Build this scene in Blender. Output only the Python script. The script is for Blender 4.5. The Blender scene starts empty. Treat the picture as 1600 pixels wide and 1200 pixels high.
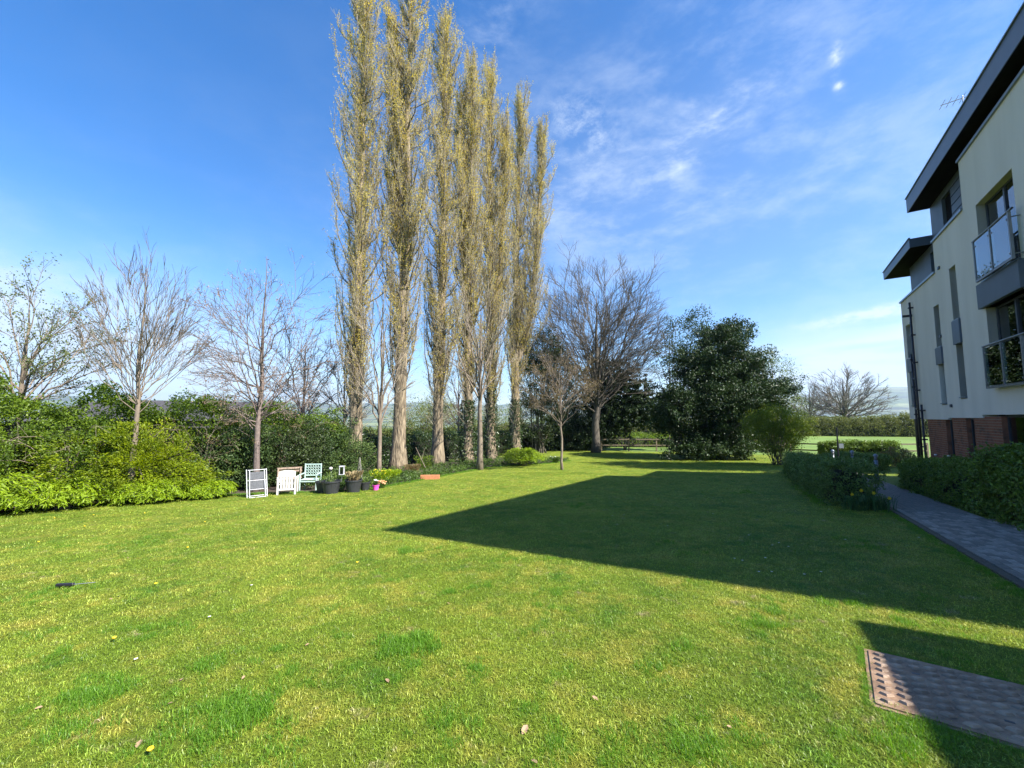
import bpy, math, random
import numpy as np
from mathutils import Vector, Matrix

# ------------------------------------------------------------------ camera
F = 620.0; PITCH = math.radians(4.7); EYE = 1.6
S = bpy.context.scene
cam_d = bpy.data.cameras.new('camera'); cam = bpy.data.objects.new('camera', cam_d)
S.collection.objects.link(cam)
cam.location = (0, 0, EYE); cam.rotation_euler = (math.radians(90) + PITCH, 0, 0)
cam_d.sensor_width = 36; cam_d.lens = 36 * F / 1600; cam_d.clip_start = 0.05; cam_d.clip_end = 30000
S.camera = cam
# ------------------------------------------------------------------ light
SUN_AZ = 122.0; SUN_EL = 43.5           # clockwise from +Y (camera heading)
SUN_STRENGTH = 5.0; SKY_STRENGTH = 0.094; EXPOSURE = 1.5
w = bpy.data.worlds.new('World'); S.world = w; w.use_nodes = True
nt = w.node_tree; N = nt.nodes; Lk = nt.links
N.clear()
out = N.new('ShaderNodeOutputWorld'); bg = N.new('ShaderNodeBackground')
sky = N.new('ShaderNodeTexSky'); sky.sky_type = 'NISHITA'; sky.sun_disc = False
sky.sun_elevation = math.radians(SUN_EL); sky.sun_rotation = math.radians(SUN_AZ)
sky.air_density = 1.0; sky.dust_density = 0.35; sky.ozone_density = 3.6; sky.altitude = 100
bg.inputs[1].default_value = SKY_STRENGTH
Lk.new(bg.outputs[0], out.inputs[0])

def wm(op, a, b=None, clamp=False):
    m = N.new('ShaderNodeMath'); m.operation = op; m.use_clamp = clamp
    for i, v in enumerate((a, b)):
        if v is None: continue
        if isinstance(v, (int, float)): m.inputs[i].default_value = v
        else: Lk.new(v, m.inputs[i])
    return m.outputs[0]
def wdot(vec, c):
    m = N.new('ShaderNodeVectorMath'); m.operation = 'DOT_PRODUCT'
    Lk.new(vec, m.inputs[0]); m.inputs[1].default_value = c
    return m.outputs['Value']
tc = N.new('ShaderNodeTexCoord'); D = tc.outputs['Generated']
cp, sp = math.cos(PITCH), math.sin(PITCH)
def raydir(u, v):
    r = np.array([(u - 800) / F, cp + (v - 600) / F * sp, sp - (v - 600) / F * cp])
    return r
def wblob(u, v, su, sv, rot):
    """mask round the sky direction seen at (u, v); widths in radians, rot in degrees"""
    d = raydir(u, v); d /= np.linalg.norm(d)
    e1 = np.cross(d, (0, 0, 1)); e1 /= np.linalg.norm(e1); e2 = np.cross(e1, d)
    c, s = math.cos(math.radians(rot)), math.sin(math.radians(rot))
    a = (e1 * c + e2 * s) / su; b = (-e1 * s + e2 * c) / sv
    x = wdot(D, tuple(a)); y = wdot(D, tuple(b)); f = wdot(D, tuple(d))
    g = wm('POWER', 2.718, wm('MULTIPLY', wm('ADD', wm('MULTIPLY', x, x), wm('MULTIPLY', y, y)), -1.0))
    return wm('MULTIPLY', g, wm('GREATER_THAN', f, 0.0))
def wnoise(scale, detail, rough, sx=1, sy=1, sz=1, dist=0.0, rot=(0, 0, 0)):
    mp = N.new('ShaderNodeMapping'); mp.inputs['Scale'].default_value = (sx, sy, sz)
    mp.inputs['Rotation'].default_value = rot
    Lk.new(D, mp.inputs[0])
    t = N.new('ShaderNodeTexNoise'); t.inputs['Scale'].default_value = scale
    t.inputs['Detail'].default_value = detail; t.inputs['Roughness'].default_value = rough
    t.inputs['Distortion'].default_value = dist
    Lk.new(mp.outputs[0], t.inputs[0]); return t.outputs[0]
def wramp(x, lo, hi):
    m = N.new('ShaderNodeMapRange'); m.interpolation_type = 'SMOOTHSTEP'
    m.inputs[1].default_value = lo; m.inputs[2].default_value = hi
    Lk.new(x, m.inputs[0]); return m.outputs[0]
wisp = wramp(wnoise(5, 12, 0.66, 1, 1, 2.4, 0.12, (0.3, 0.5, 0.2)), 0.40, 0.74)
fine = wramp(wnoise(22, 10, 0.7, 1, 1, 1.6, 0.15, (0.1, 0.9, 0.4)), 0.38, 0.70)
streak = wramp(wnoise(3.2, 10, 0.6, 1, 1, 7.0, 0.4), 0.42, 0.66)
def add(a, b): return wm('ADD', a, b)
def mul(a, b): return wm('MULTIPLY', a, b)
cl = mul(wm('ADD', wblob(1125, 178, .085, .035, 30), wblob(1075, 238, .075, .022, 30)), mul(add(wisp, .1), .55))
cl = add(cl, mul(wblob(910, 200, .085, .05, -30), mul(fine, .5)))
cl = add(cl, mul(wblob(885, 290, .10, .07, 60), mul(wisp, .28)))
cl = add(cl, mul(wblob(760, 25, .10, .06, 50), mul(wisp, .5)))
cl = add(cl, mul(wblob(1306, 88, .0075, .021, -6), mul(add(fine, .05), .95)))
cl = add(cl, mul(wblob(1312, 134, .007, .006, 0), mul(add(fine, .15), .9)))
cl = add(cl, mul(wblob(1100, 140, .40, .25, 25), mul(wisp, .22)))
# long pale banks low over the horizon, left and right
cl = add(cl, mul(wblob(60, 560, .60, .15, -8), mul(add(wisp, 1.0), .62)))
cl = add(cl, mul(wblob(1340, 570, .34, .07, 8), mul(add(streak, .35), .85)))
cl = add(cl, mul(wblob(1380, 487, .12, .012, 4), mul(fine, .8)))
cl = add(cl, mul(wblob(1150, 330, .75, .28, -8), mul(add(wisp, .5), .24)))
cl = wm('MINIMUM', cl, 0.85)
mx = N.new('ShaderNodeMix'); mx.data_type = 'RGBA'
hs = N.new('ShaderNodeHueSaturation'); hs.inputs['Saturation'].default_value = 1.36; hs.inputs['Hue'].default_value = 0.505
Lk.new(sky.outputs[0], hs.inputs['Color'])
Lk.new(cl, mx.inputs[0]); Lk.new(hs.outputs[0], mx.inputs[6]); mx.inputs[7].default_value = (3.6, 4.1, 4.7, 1)
Lk.new(mx.outputs[2], bg.inputs[0])

sd = bpy.data.lights.new('sun', 'SUN'); sd.energy = SUN_STRENGTH; sd.angle = math.radians(0.55)
sd.color = (1.0, 0.955, 0.87)
so = bpy.data.objects.new('sun', sd); S.collection.objects.link(so)
az, el = math.radians(SUN_AZ), math.radians(SUN_EL)
sdir = Vector((math.sin(az) * math.cos(el), math.cos(az) * math.cos(el), math.sin(el)))
so.rotation_euler = sdir.to_track_quat('Z', 'Y').to_euler(); so.location = sdir * 60
S.view_settings.view_transform = 'Standard'; S.view_settings.look = 'None'
S.view_settings.exposure = EXPOSURE; S.view_settings.gamma = 1
S.view_settings.use_curve_mapping = False
S.render.engine = 'CYCLES'
S.cycles.max_bounces = 6; S.cycles.diffuse_bounces = 3; S.cycles.glossy_bounces = 3
S.cycles.transmission_bounces = 4; S.cycles.transparent_max_bounces = 8; S.cycles.volume_bounces = 0
S.cycles.use_denoising = True; S.cycles.caustics_reflective = False; S.cycles.caustics_refractive = False
S.cycles.sample_clamp_indirect = 6

# ------------------------------------------------------------------ helpers
TH = math.radians(33.3)                         # heading of the building's long side
NV = np.array([math.cos(TH), -math.sin(TH)]); AV = np.array([math.sin(TH), math.cos(TH)])
def qt(q, t):
    p = NV * q + AV * t
    return float(p[0]), float(p[1])
def sstep(a, b, x):
    x = np.clip((x - a) / (b - a), 0, 1); return x * x * (3 - 2 * x)
def gz(x, y):
    """height of the ground: a lawn that slopes away, a level field, a valley and hills"""
    x = np.asarray(x, float); y = np.asarray(y, float)
    s = np.maximum(-.203 * x + .979 * y, -6)
    d = np.where(s < 20, .074 * s, .074 * 20 + .074 * 12 * (1 - np.exp(-(np.maximum(s, 20) - 20) / 12)))
    r = np.hypot(x, y); azm = np.degrees(np.arctan2(x, np.maximum(y, 1e-3)))
    z = -d - .03 * np.clip(r - 130, 0, 1200)
    hh = 250 + 150 * sstep(25, 48, azm) + 14 * np.sin(azm * .35) + 9 * np.sin(azm * .9 + 1)
    z = z + hh * sstep(2600, 6800, r)
    return z
def gzf(x, y): return float(gz(x, y))
def ray(u, v): return raydir(u, v)
def G(u, v):
    """the point of the ground that the photograph shows at (u, v)"""
    r = ray(u, v); k0, k = 0, .5
    while k < 3000:
        p = r * k + (0, 0, EYE)
        if p[2] < gzf(p[0], p[1]):
            lo, hi = k0, k
            for _ in range(30):
                m = (lo + hi) / 2; p = r * m + (0, 0, EYE)
                if p[2] < gzf(p[0], p[1]): hi = m
                else: lo = m
            return Vector(r * hi + (0, 0, EYE))
        k0 = k; k *= 1.02
    raise ValueError((u, v))
def PY(u, v, Y):
    r = ray(u, v); k = Y / r[1]; return Vector(r * k + (0, 0, EYE))
def ground_at(u, Y):
    x = (u - 800) / F * Y / cp
    for _ in range(3):
        z = gzf(x, Y); d = Y * cp + (z - EYE) * sp; x = (u - 800) / F * d
    return Vector((x, Y, gzf(x, Y)))
COL = S.collection
def link(o, parent=None):
    COL.objects.link(o)
    if parent is not None: o.parent = parent
    return o
def tag(o, label=None, cat=None, group=None, kind=None):
    if label: o['label'] = label
    if cat: o['category'] = cat
    if group: o['group'] = group
    if kind: o['kind'] = kind
    return o
def empty(name, loc=(0, 0, 0), rz=0, label=None, cat=None, group=None):
    o = bpy.data.objects.new(name, None); o.location = loc; o.rotation_euler = (0, 0, rz)
    o.empty_display_size = .2
    link(o); return tag(o, label, cat, group)
def mesh(name, V, Fc, mat, parent=None, attr=None, smooth=False, loc=None):
    """V (n,3) array; Fc list of index arrays, each (m,3) or (m,4); attr: one float per face"""
    me = bpy.data.meshes.new(name)
    V = np.asarray(V, np.float32)
    if not isinstance(Fc, (list, tuple)): Fc = [Fc]
    Fc = [np.asarray(f, np.int32) for f in Fc if len(f)]
    me.vertices.add(len(V)); me.vertices.foreach_set('co', V.ravel())
    loops = np.concatenate([f.ravel() for f in Fc]); me.loops.add(len(loops))
    me.loops.foreach_set('vertex_index', loops)
    tot = np.concatenate([np.full(len(f), f.shape[1], np.int32) for f in Fc])
    st = np.concatenate([[0], np.cumsum(tot)[:-1]]).astype(np.int32)
    me.polygons.add(len(tot)); me.polygons.foreach_set('loop_start', st)
    me.polygons.foreach_set('use_smooth', np.full(len(tot), bool(smooth)))
    me.update(calc_edges=True)
    if attr is not None:
        at = me.attributes.new('v', 'FLOAT', 'FACE'); at.data.foreach_set('value', np.asarray(attr, np.float32))
    if isinstance(mat, (list, tuple)):
        for m_ in mat: me.materials.append(m_)
    else: me.materials.append(mat)
    o = bpy.data.objects.new(name, me); link(o, parent)
    if loc is not None: o.location = loc
    return o
def localise(o_parent, V): return np.asarray(V) - np.array(o_parent.location)[None]

BOXF = np.array([[0, 3, 2, 1], [4, 5, 6, 7], [0, 1, 5, 4], [1, 2, 6, 5], [2, 3, 7, 6], [3, 0, 4, 7]])
def boxes(bs):
    """bs: list of (x0,x1,y0,y1,z0,z1) -> V, F"""
    V = []; Fs = []
    for i, (a, b, c, d, e, f) in enumerate(bs):
        V += [(a, c, e), (b, c, e), (b, d, e), (a, d, e), (a, c, f), (b, c, f), (b, d, f), (a, d, f)]
        Fs.append(BOXF + 8 * i)
    return np.array(V), np.concatenate(Fs)
def box(name, b, mat, parent=None, bevel=0.0):
    V, Fq = boxes([b] if isinstance(b[0], (int, float)) else b)
    o = mesh(name, V, Fq, mat, parent)
    if bevel:
        m = o.modifiers.new('bevel', 'BEVEL'); m.width = bevel; m.segments = 1
    return o
def tubes(segs, sides=3):
    """segs (n,8): p0, p1, r0, r1 -> V, F of open frustums"""
    s = np.asarray(segs, float).reshape(-1, 8)
    p0, p1, r0, r1 = s[:, :3], s[:, 3:6], s[:, 6], s[:, 7]
    d = p1 - p0; d /= np.maximum(np.linalg.norm(d, axis=1, keepdims=True), 1e-9)
    ref = np.where(np.abs(d[:, 2:3]) < .9, np.array([[0, 0, 1.]]), np.array([[1., 0, 0]]))
    e1 = np.cross(d, ref); e1 /= np.linalg.norm(e1, axis=1, keepdims=True); e2 = np.cross(d, e1)
    n = len(s); V = np.zeros((n, 2 * sides, 3))
    for k in range(sides):
        a = 2 * math.pi * k / sides; o = e1 * math.cos(a) + e2 * math.sin(a)
        V[:, k] = p0 + o * r0[:, None]; V[:, sides + k] = p1 + o * r1[:, None]
    b = (np.arange(n) * 2 * sides)[:, None]
    Fq = np.concatenate([np.stack([b[:, 0] + k, b[:, 0] + (k + 1) % sides, b[:, 0] + sides + (k + 1) % sides, b[:, 0] + sides + k], 1) for k in range(sides)])
    return V.reshape(-1, 3), Fq
def tube_path(pts, rad, sides=8, ridge=0.0, seed=0, cap=True):
    """one joined tube through pts, with optional uneven ridges"""
    pts = np.asarray(pts, float); rad = np.asarray(rad, float); n = len(pts)
    rs = np.random.RandomState(seed)
    lob = 1 + ridge * (np.sin(np.arange(sides) * 2 * math.pi / sides * 3 + rs.rand() * 6) * .6 + rs.randn(sides) * .5)
    V = []
    e1 = None
    for i in range(n):
        d = pts[min(i + 1, n - 1)] - pts[max(i - 1, 0)]; d /= np.linalg.norm(d)
        if e1 is None:
            ref = np.array([0, 0, 1.]) if abs(d[2]) < .9 else np.array([1., 0, 0]); e1 = np.cross(d, ref)
        e1 = e1 - d * (e1 @ d); e1 /= np.linalg.norm(e1); e2 = np.cross(d, e1)
        l = 1 + (lob - 1) * (rs.rand() * .5 + .75)
        for k in range(sides):
            a = 2 * math.pi * k / sides
            V.append(pts[i] + (e1 * math.cos(a) + e2 * math.sin(a)) * rad[i] * l[k])
    Fq = [[i * sides + k, i * sides + (k + 1) % sides, (i + 1) * sides + (k + 1) % sides, (i + 1) * sides + k] for i in range(n - 1) for k in range(sides)]
    Ft = []
    if cap:
        V.append(pts[0]); V.append(pts[-1]); a, b = len(V) - 2, len(V) - 1
        Ft = [[a, (k + 1) % sides, k] for k in range(sides)] + [[b, (n - 1) * sides + k, (n - 1) * sides + (k + 1) % sides] for k in range(sides)]
    return np.array(V), [np.array(Fq), np.array(Ft)] if Ft else [np.array(Fq)]
def merge(parts):
    """parts: list of (V, F or [F,...]) -> V, [quads, tris]"""
    Vs = []; q = []; t = []; n = 0
    for V, Fs in parts:
        for f in (Fs if isinstance(Fs, (list, tuple)) else [Fs]):
            f = np.asarray(f)
            if len(f): (q if f.shape[1] == 4 else t).append(f + n)
        Vs.append(np.asarray(V)); n += len(V)
    r = []
    if q: r.append(np.concatenate(q))
    if t: r.append(np.concatenate(t))
    return np.concatenate(Vs), r
def lathe(prof, sides=20):
    """prof: list of (r, z)"""
    V = [(r * math.cos(2 * math.pi * k / sides), r * math.sin(2 * math.pi * k / sides), z) for r, z in prof for k in range(sides)]
    Fq = [[i * sides + k, i * sides + (k + 1) % sides, (i + 1) * sides + (k + 1) % sides, (i + 1) * sides + k] for i in range(len(prof) - 1) for k in range(sides)]
    return np.array(V), np.array(Fq)
def leaves(P, size, rs, up=.5, aspect=.55, dirs=None, fold=.25):
    """one folded diamond leaf at every point: V, F"""
    P = np.asarray(P, float); n = len(P)
    a = rs.randn(n, 3) if dirs is None else np.asarray(dirs) + rs.randn(n, 3) * .35
    a /= np.linalg.norm(a, axis=1, keepdims=True)
    nn = rs.randn(n, 3); nn[:, 2] = np.abs(nn[:, 2]) + up
    b = np.cross(nn, a); b /= np.maximum(np.linalg.norm(b, axis=1, keepdims=True), 1e-6)
    c = np.cross(a, b)
    L = (size * rs.uniform(.6, 1.25, n))[:, None] / 2
    V = np.stack([P - a * L, P + b * L * aspect + c * L * fold, P + a * L, P - b * L * aspect + c * L * fold], 1)
    Fq = np.arange(4 * n).reshape(n, 4)
    return V.reshape(-1, 3), Fq
def clumps(centres, radii, per, rs, flat=.8):
    """leaf points spread through little balls: points and the clump number of each"""
    n = len(centres); k = np.repeat(np.arange(n), per)
    v = rs.randn(len(k), 3); v /= np.linalg.norm(v, axis=1, keepdims=True)
    v *= (rs.rand(len(k)) ** .45)[:, None]; v[:, 2] *= flat
    return centres[k] + v * np.asarray(radii)[k][:, None], k
def shell(c, r, n, rs, inner=.55, lump=.18, zmin=None):
    """points spread through the outer part of a lumpy ellipsoid"""
    v = rs.randn(n, 3); v /= np.linalg.norm(v, axis=1, keepdims=True)
    ph = rs.rand(6) * 6
    lob = 1 + lump * (np.sin(v[:, 0] * 4 + ph[0]) * np.sin(v[:, 1] * 5 + ph[1]) + .7 * np.sin(v[:, 2] * 7 + v[:, 0] * 5 + ph[2]) + .5 * np.sin(v[:, 1] * 11 + v[:, 2] * 6 + ph[3]))
    rad = inner + (1 - inner) * rs.rand(n) ** .6
    p = np.array(c) + v * np.array(r) * (rad * lob)[:, None]
    if zmin is not None: p = p[p[:, 2] > zmin]
    return p

# ------------------------------------------------------------------ materials
def nodes_mat(name):
    m = bpy.data.materials.new(name); m.use_nodes = True
    n = m.node_tree.nodes; b = n['Principled BSDF']; return m, n, m.node_tree.links, b
def ramp_node(n, cols):
    r = n.new('ShaderNodeValToRGB'); e = r.color_ramp.elements
    for i, (p, c) in enumerate(cols):
        x = e[i] if i < 2 else e.new(p)
        x.position = p; x.color = (*c, 1)
    return r
def mat(name, c1, c2=None, scale=8, rough=.7, bump=0.0, bscale=None, metal=0, spec=None, detail=6, stretch=None, coords='Object', c3=None, bdist=.02):
    m, n, l, b = nodes_mat(name)
    b.inputs['Roughness'].default_value = rough; b.inputs['Metallic'].default_value = metal
    if spec is not None: b.inputs['Specular IOR Level'].default_value = spec
    tcn = n.new('ShaderNodeTexCoord'); mp = n.new('ShaderNodeMapping'); l.new(tcn.outputs[coords], mp.inputs[0])
    if stretch: mp.inputs['Scale'].default_value = stretch
    t = n.new('ShaderNodeTexNoise'); t.inputs['Scale'].default_value = scale; t.inputs['Detail'].default_value = detail
    l.new(mp.outputs[0], t.inputs[0])
    c2 = c2 or tuple(x * .8 for x in c1)
    cols = [(.32, c2), (.68, c1)] if c3 is None else [(.3, c2), (.7, c3), (.5, c1)]
    r = ramp_node(n, cols); l.new(t.outputs[0], r.inputs[0]); l.new(r.outputs[0], b.inputs['Base Color'])
    if bump:
        t2 = n.new('ShaderNodeTexNoise'); t2.inputs['Scale'].default_value = bscale or scale * 4; t2.inputs['Detail'].default_value = 8
        l.new(mp.outputs[0], t2.inputs[0])
        bp = n.new('ShaderNodeBump'); bp.inputs['Strength'].default_value = bump; bp.inputs['Distance'].default_value = bdist
        l.new(t2.outputs[0], bp.inputs['Height']); l.new(bp.outputs[0], b.inputs['Normal'])
    return m
def leafmat(name, cols, rough=.45, trans=.35, spec=.4, tcol=None):
    """leaf colours chosen by the face attribute v, light shining partly through"""
    m, n, l, b = nodes_mat(name)
    at = n.new('ShaderNodeAttribute'); at.attribute_name = 'v'
    k = len(cols); r = ramp_node(n, [(i / (k - 1), c) for i, c in enumerate(cols)] if k == 2 else
                                 [(0, cols[0]), (1, cols[-1])] + [(i / (k - 1), cols[i]) for i in range(1, k - 1)])
    l.new(at.outputs['Fac'], r.inputs[0]); l.new(r.outputs[0], b.inputs['Base Color'])
    b.inputs['Roughness'].default_value = rough; b.inputs['Specular IOR Level'].default_value = spec
    if trans:
        tr = n.new('ShaderNodeBsdfTranslucent'); mxs = n.new('ShaderNodeMixShader'); mxs.inputs[0].default_value = trans
        hsn = n.new('ShaderNodeHueSaturation'); hsn.inputs['Value'].default_value = 1.3; hsn.inputs['Saturation'].default_value = 1.1; hsn.inputs['Hue'].default_value = .49
        l.new(r.outputs[0], hsn.inputs['Color']); l.new(hsn.outputs[0], tr.inputs[0])
        l.new(b.outputs[0], mxs.inputs[1]); l.new(tr.outputs[0], mxs.inputs[2])
        l.new(mxs.outputs[0], n['Material Output'].inputs[0])
    return m
M = {}
M['bark'] = mat('poplar bark', (.20, .155, .10), (.05, .038, .026), 9, .9, 1.0, 9, stretch=(1, 1, .2), c3=(.34, .27, .18), bdist=.09)
M['bark_light'] = mat('pale bark', (.24, .19, .14), (.13, .10, .075), 9, .85, .5, 25, stretch=(1, 1, .4))
M['bark_pink'] = mat('cherry bark', (.20, .15, .13), (.11, .085, .075), 9, .8, .4, 25)
M['bark_dark'] = mat('dark bark', (.13, .11, .085), (.065, .055, .043), 6, .9, .6, 20, stretch=(1, 1, .4))
M['twig_pop'] = mat('poplar twig', (.38, .33, .23), (.20, .17, .11), 3, .75)
M['twig_grey'] = mat('grey twig', (.115, .095, .07), (.065, .052, .04), 3, .8)
M['twig_far'] = mat('far twig', (.20, .17, .15), (.13, .115, .10), 1, .9)
M['poplar_leaf'] = leafmat('poplar leaf', [(.30, .25, .12), (.50, .42, .10), (.66, .54, .10), (.44, .42, .13)], .5, .5)
M['cherry_bud'] = leafmat('cherry bud', [(.22, .12, .07), (.34, .22, .15), (.45, .33, .25)], .6, .3)
M['bronze_leaf'] = leafmat('bronze leaf', [(.14, .09, .04), (.24, .17, .08), (.20, .18, .06)], .55, .35)
M['young_leaf'] = leafmat('young leaf', [(.07, .10, .025), (.14, .18, .05), (.20, .22, .08)], .5, .45)
M['holly'] = leafmat('dark glossy leaf', [(.012, .026, .008), (.028, .055, .015), (.06, .095, .03)], .48, .18, .35)
M['evergreen'] = leafmat('evergreen leaf', [(.016, .03, .009), (.038, .062, .016), (.08, .11, .028)], .45, .25, .4)
M['yew'] = leafmat('conifer spray', [(.02, .045, .012), (.055, .10, .022), (.13, .18, .035)], .6, .25)
M['laurel'] = leafmat('hedge leaf', [(.05, .09, .022), (.13, .20, .045), (.24, .32, .08)], .42, .25, .4)
M['laurel2'] = leafmat('clipped hedge leaf', [(.05, .095, .018), (.13, .20, .03), (.22, .31, .05)], .42, .3, .4)
M['ivy'] = leafmat('ivy leaf', [(.012, .028, .008), (.03, .06, .015), (.08, .12, .03)], .35, .2, .5)
M['bright'] = leafmat('bright shrub leaf', [(.06, .10, .005), (.19, .255, .008), (.34, .40, .013)], .5, .5)
M['mid'] = leafmat('mixed shrub leaf', [(.04, .075, .010), (.11, .18, .014), (.22, .31, .022)], .5, .45)
M['juniper'] = leafmat('golden juniper spray', [(.11, .19, .008), (.25, .36, .012), (.38, .49, .018)], .55, .45)
M['olive'] = leafmat('olive shrub leaf', [(.07, .10, .012), (.15, .20, .02), (.24, .29, .03)], .5, .45)
M['willow'] = leafmat('willow leaf', [(.10, .12, .035), (.17, .20, .05), (.24, .27, .08)], .6, .45)
M['farleaf'] = leafmat('far hedge leaf', [(.05, .065, .02), (.12, .14, .035), (.22, .24, .06)], .7, .35)
M['cover'] = leafmat('ground cover leaf', [(.03, .06, .01), (.07, .13, .02), (.13, .20, .03)], .5, .35)
M['dry'] = leafmat('dry stalk', [(.22, .16, .08), (.34, .27, .14)], .7, .2)
M['varie'] = leafmat('variegated leaf', [(.05, .09, .02), (.20, .20, .07), (.30, .10, .06)], .5, .3)
M['thicket'] = mat('shade dark hedge heart', (.035, .04, .018), (.012, .012, .008), 14, .95, 1.0, 20, bdist=.2)  # near-black colour stands for the shade inside the hedges
M['soil'] = mat('soil', (.075, .05, .032), (.035, .025, .018), 9, .95, .8, 30)
M['cream'] = mat('cream render', (.74, .685, .62), (.655, .605, .54), 1.6, .92, .15, 90, stretch=(1, 1, .18))
M['grey_clad'] = mat('slate grey cladding', (.085, .10, .125), (.065, .08, .10), 2, .5)
M['fascia'] = mat('grey fascia', (.075, .095, .135), (.06, .078, .115), 2, .4)
M['roof'] = mat('grey roof', (.12, .12, .13), (.09, .09, .10), 3, .6)
M['soffit'] = mat('dark soffit', (.016, .015, .018), (.010, .010, .012), 3, .95, spec=.05)
M['coping'] = mat('metal coping', (.22, .25, .29), (.18, .21, .25), 3, .35, metal=.3)
M['brick'] = mat('red brick', (.25, .10, .055), (.13, .06, .04), 5, .9, .4, 40, c3=(.27, .11, .065))
M['mortar'] = mat('mortar', (.36, .33, .29), (.27, .25, .22), 12, .95)
M['frame'] = mat('dark window frame', (.045, .05, .065), (.035, .04, .055), 4, .4)
M['black_pipe'] = mat('black plastic pipe', (.02, .018, .025), (.015, .013, .02), 4, .4)
M['steel'] = mat('brushed steel', (.26, .26, .27), (.19, .19, .20), 12, .45, metal=.5)
M['curtain'] = mat('pale curtain', (.72, .74, .78), (.55, .58, .64), 3, .9, stretch=(1, 8, .1))
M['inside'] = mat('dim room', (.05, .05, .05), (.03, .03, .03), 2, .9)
M['timber'] = mat('weathered timber', (.20, .155, .105), (.11, .085, .06), 6, .85, .4, 30, stretch=(1, 1, 4))
M['white_plastic'] = mat('white plastic', (.66, .62, .58), (.50, .46, .42), 9, .5)
M['white_metal'] = mat('white metal', (.60, .60, .63), (.42, .42, .45), 12, .4)
M['mesh_grey'] = mat('grey textile', (.10, .105, .115), (.06, .062, .07), 30, .8)
M['mint'] = mat('mint painted metal', (.42, .55, .49), (.30, .42, .37), 14, .5, c3=(.50, .62, .56))
M['old_wood'] = mat('pinkish old wood', (.36, .27, .20), (.20, .15, .11), 12, .85)
M['pot_black'] = mat('black plastic pot', (.035, .037, .042), (.025, .026, .03), 6, .45)
M['pink'] = mat('pink plastic', (.85, .10, .50), (.75, .07, .42), 5, .4)
M['terracotta'] = mat('terracotta', (.50, .20, .09), (.38, .15, .07), 9, .85)
M['stone'] = mat('grey stone', (.28, .26, .23), (.17, .155, .14), 8, .9, .5)
M['yellow'] = mat('yellow petal', (.85, .62, .02), (.75, .50, .01), 20, .5)
M['petal_w'] = mat('white petal', (.8, .8, .78), (.7, .7, .7), 20, .5)
M['orange'] = mat('orange petal', (.85, .42, .16), (.75, .32, .22), 20, .5)
M['stem'] = mat('green stem', (.06, .13, .03), (.04, .09, .02), 12, .6)
M['dead'] = mat('dead leaf', (.36, .24, .14), (.24, .15, .09), 30, .8)
M['rust'] = mat('worn steel cover', (.24, .145, .085), (.10, .065, .04), 7, .6, .35, 60, metal=.05, c3=(.30, .215, .14))
M['stud'] = mat('worn lightened steel tread', (.36, .25, .17), (.18, .12, .08), 9, .5, .3, 60, metal=.1)  # worn tops, also lightened in colour so the relief reads in shade
M['paver'] = mat('grey concrete paver', (.33, .285, .24), (.21, .185, .155), 14, .9, .6, 80)
_n = M['paver'].node_tree; _oi = _n.nodes.new('ShaderNodeObjectInfo'); _mr = _n.nodes.new('ShaderNodeMapRange'); _mr.inputs[3].default_value = .62; _mr.inputs[4].default_value = 1.3
_hs = _n.nodes.new('ShaderNodeHueSaturation'); _bs = _n.nodes['Principled BSDF']; _src = _bs.inputs['Base Color'].links[0].from_socket
_n.links.new(_oi.outputs['Random'], _mr.inputs[0]); _n.links.new(_mr.outputs[0], _hs.inputs['Value']); _n.links.new(_src, _hs.inputs['Color']); _n.links.new(_hs.outputs[0], _bs.inputs['Base Color'])
M['joint'] = mat('sandy joint', (.13, .105, .075), (.06, .05, .035), 40, .95)
M['red_wall'] = mat('far red brick', (.38, .16, .10), (.28, .11, .07), 6, .9)
M['slate'] = mat('dark slate roof', (.06, .055, .06), (.04, .038, .042), 3, .8)
M['wire'] = mat('aluminium rod', (.5, .5, .52), (.4, .4, .42), 8, .35, metal=.8)
def glass(name, tint, alpha):
    m, n, l, b = nodes_mat(name)
    n.remove(b); g = n.new('ShaderNodeBsdfGlossy'); g.inputs['Roughness'].default_value = .01
    g.inputs[0].default_value = (.95, .97, 1, 1)
    t = n.new('ShaderNodeBsdfTransparent'); t.inputs[0].default_value = (*tint, 1)
    f = n.new('ShaderNodeFresnel'); f.inputs[0].default_value = 1.55
    mm = n.new('ShaderNodeMath'); mm.operation = 'MULTIPLY_ADD'; mm.inputs[1].default_value = 1.3; mm.inputs[2].default_value = alpha
    mm.use_clamp = True
    l.new(f.outputs[0], mm.inputs[0]); s = n.new('ShaderNodeMixShader'); l.new(mm.outputs[0], s.inputs[0])
    l.new(t.outputs[0], s.inputs[1]); l.new(g.outputs[0], s.inputs[2]); l.new(s.outputs[0], n['Material Output'].inputs[0])
    return m
M['pane'] = glass('window glass', (.55, .6, .6), .03)
M['balcony_glass'] = glass('balcony glass', (.72, .86, .84), .05)

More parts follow.
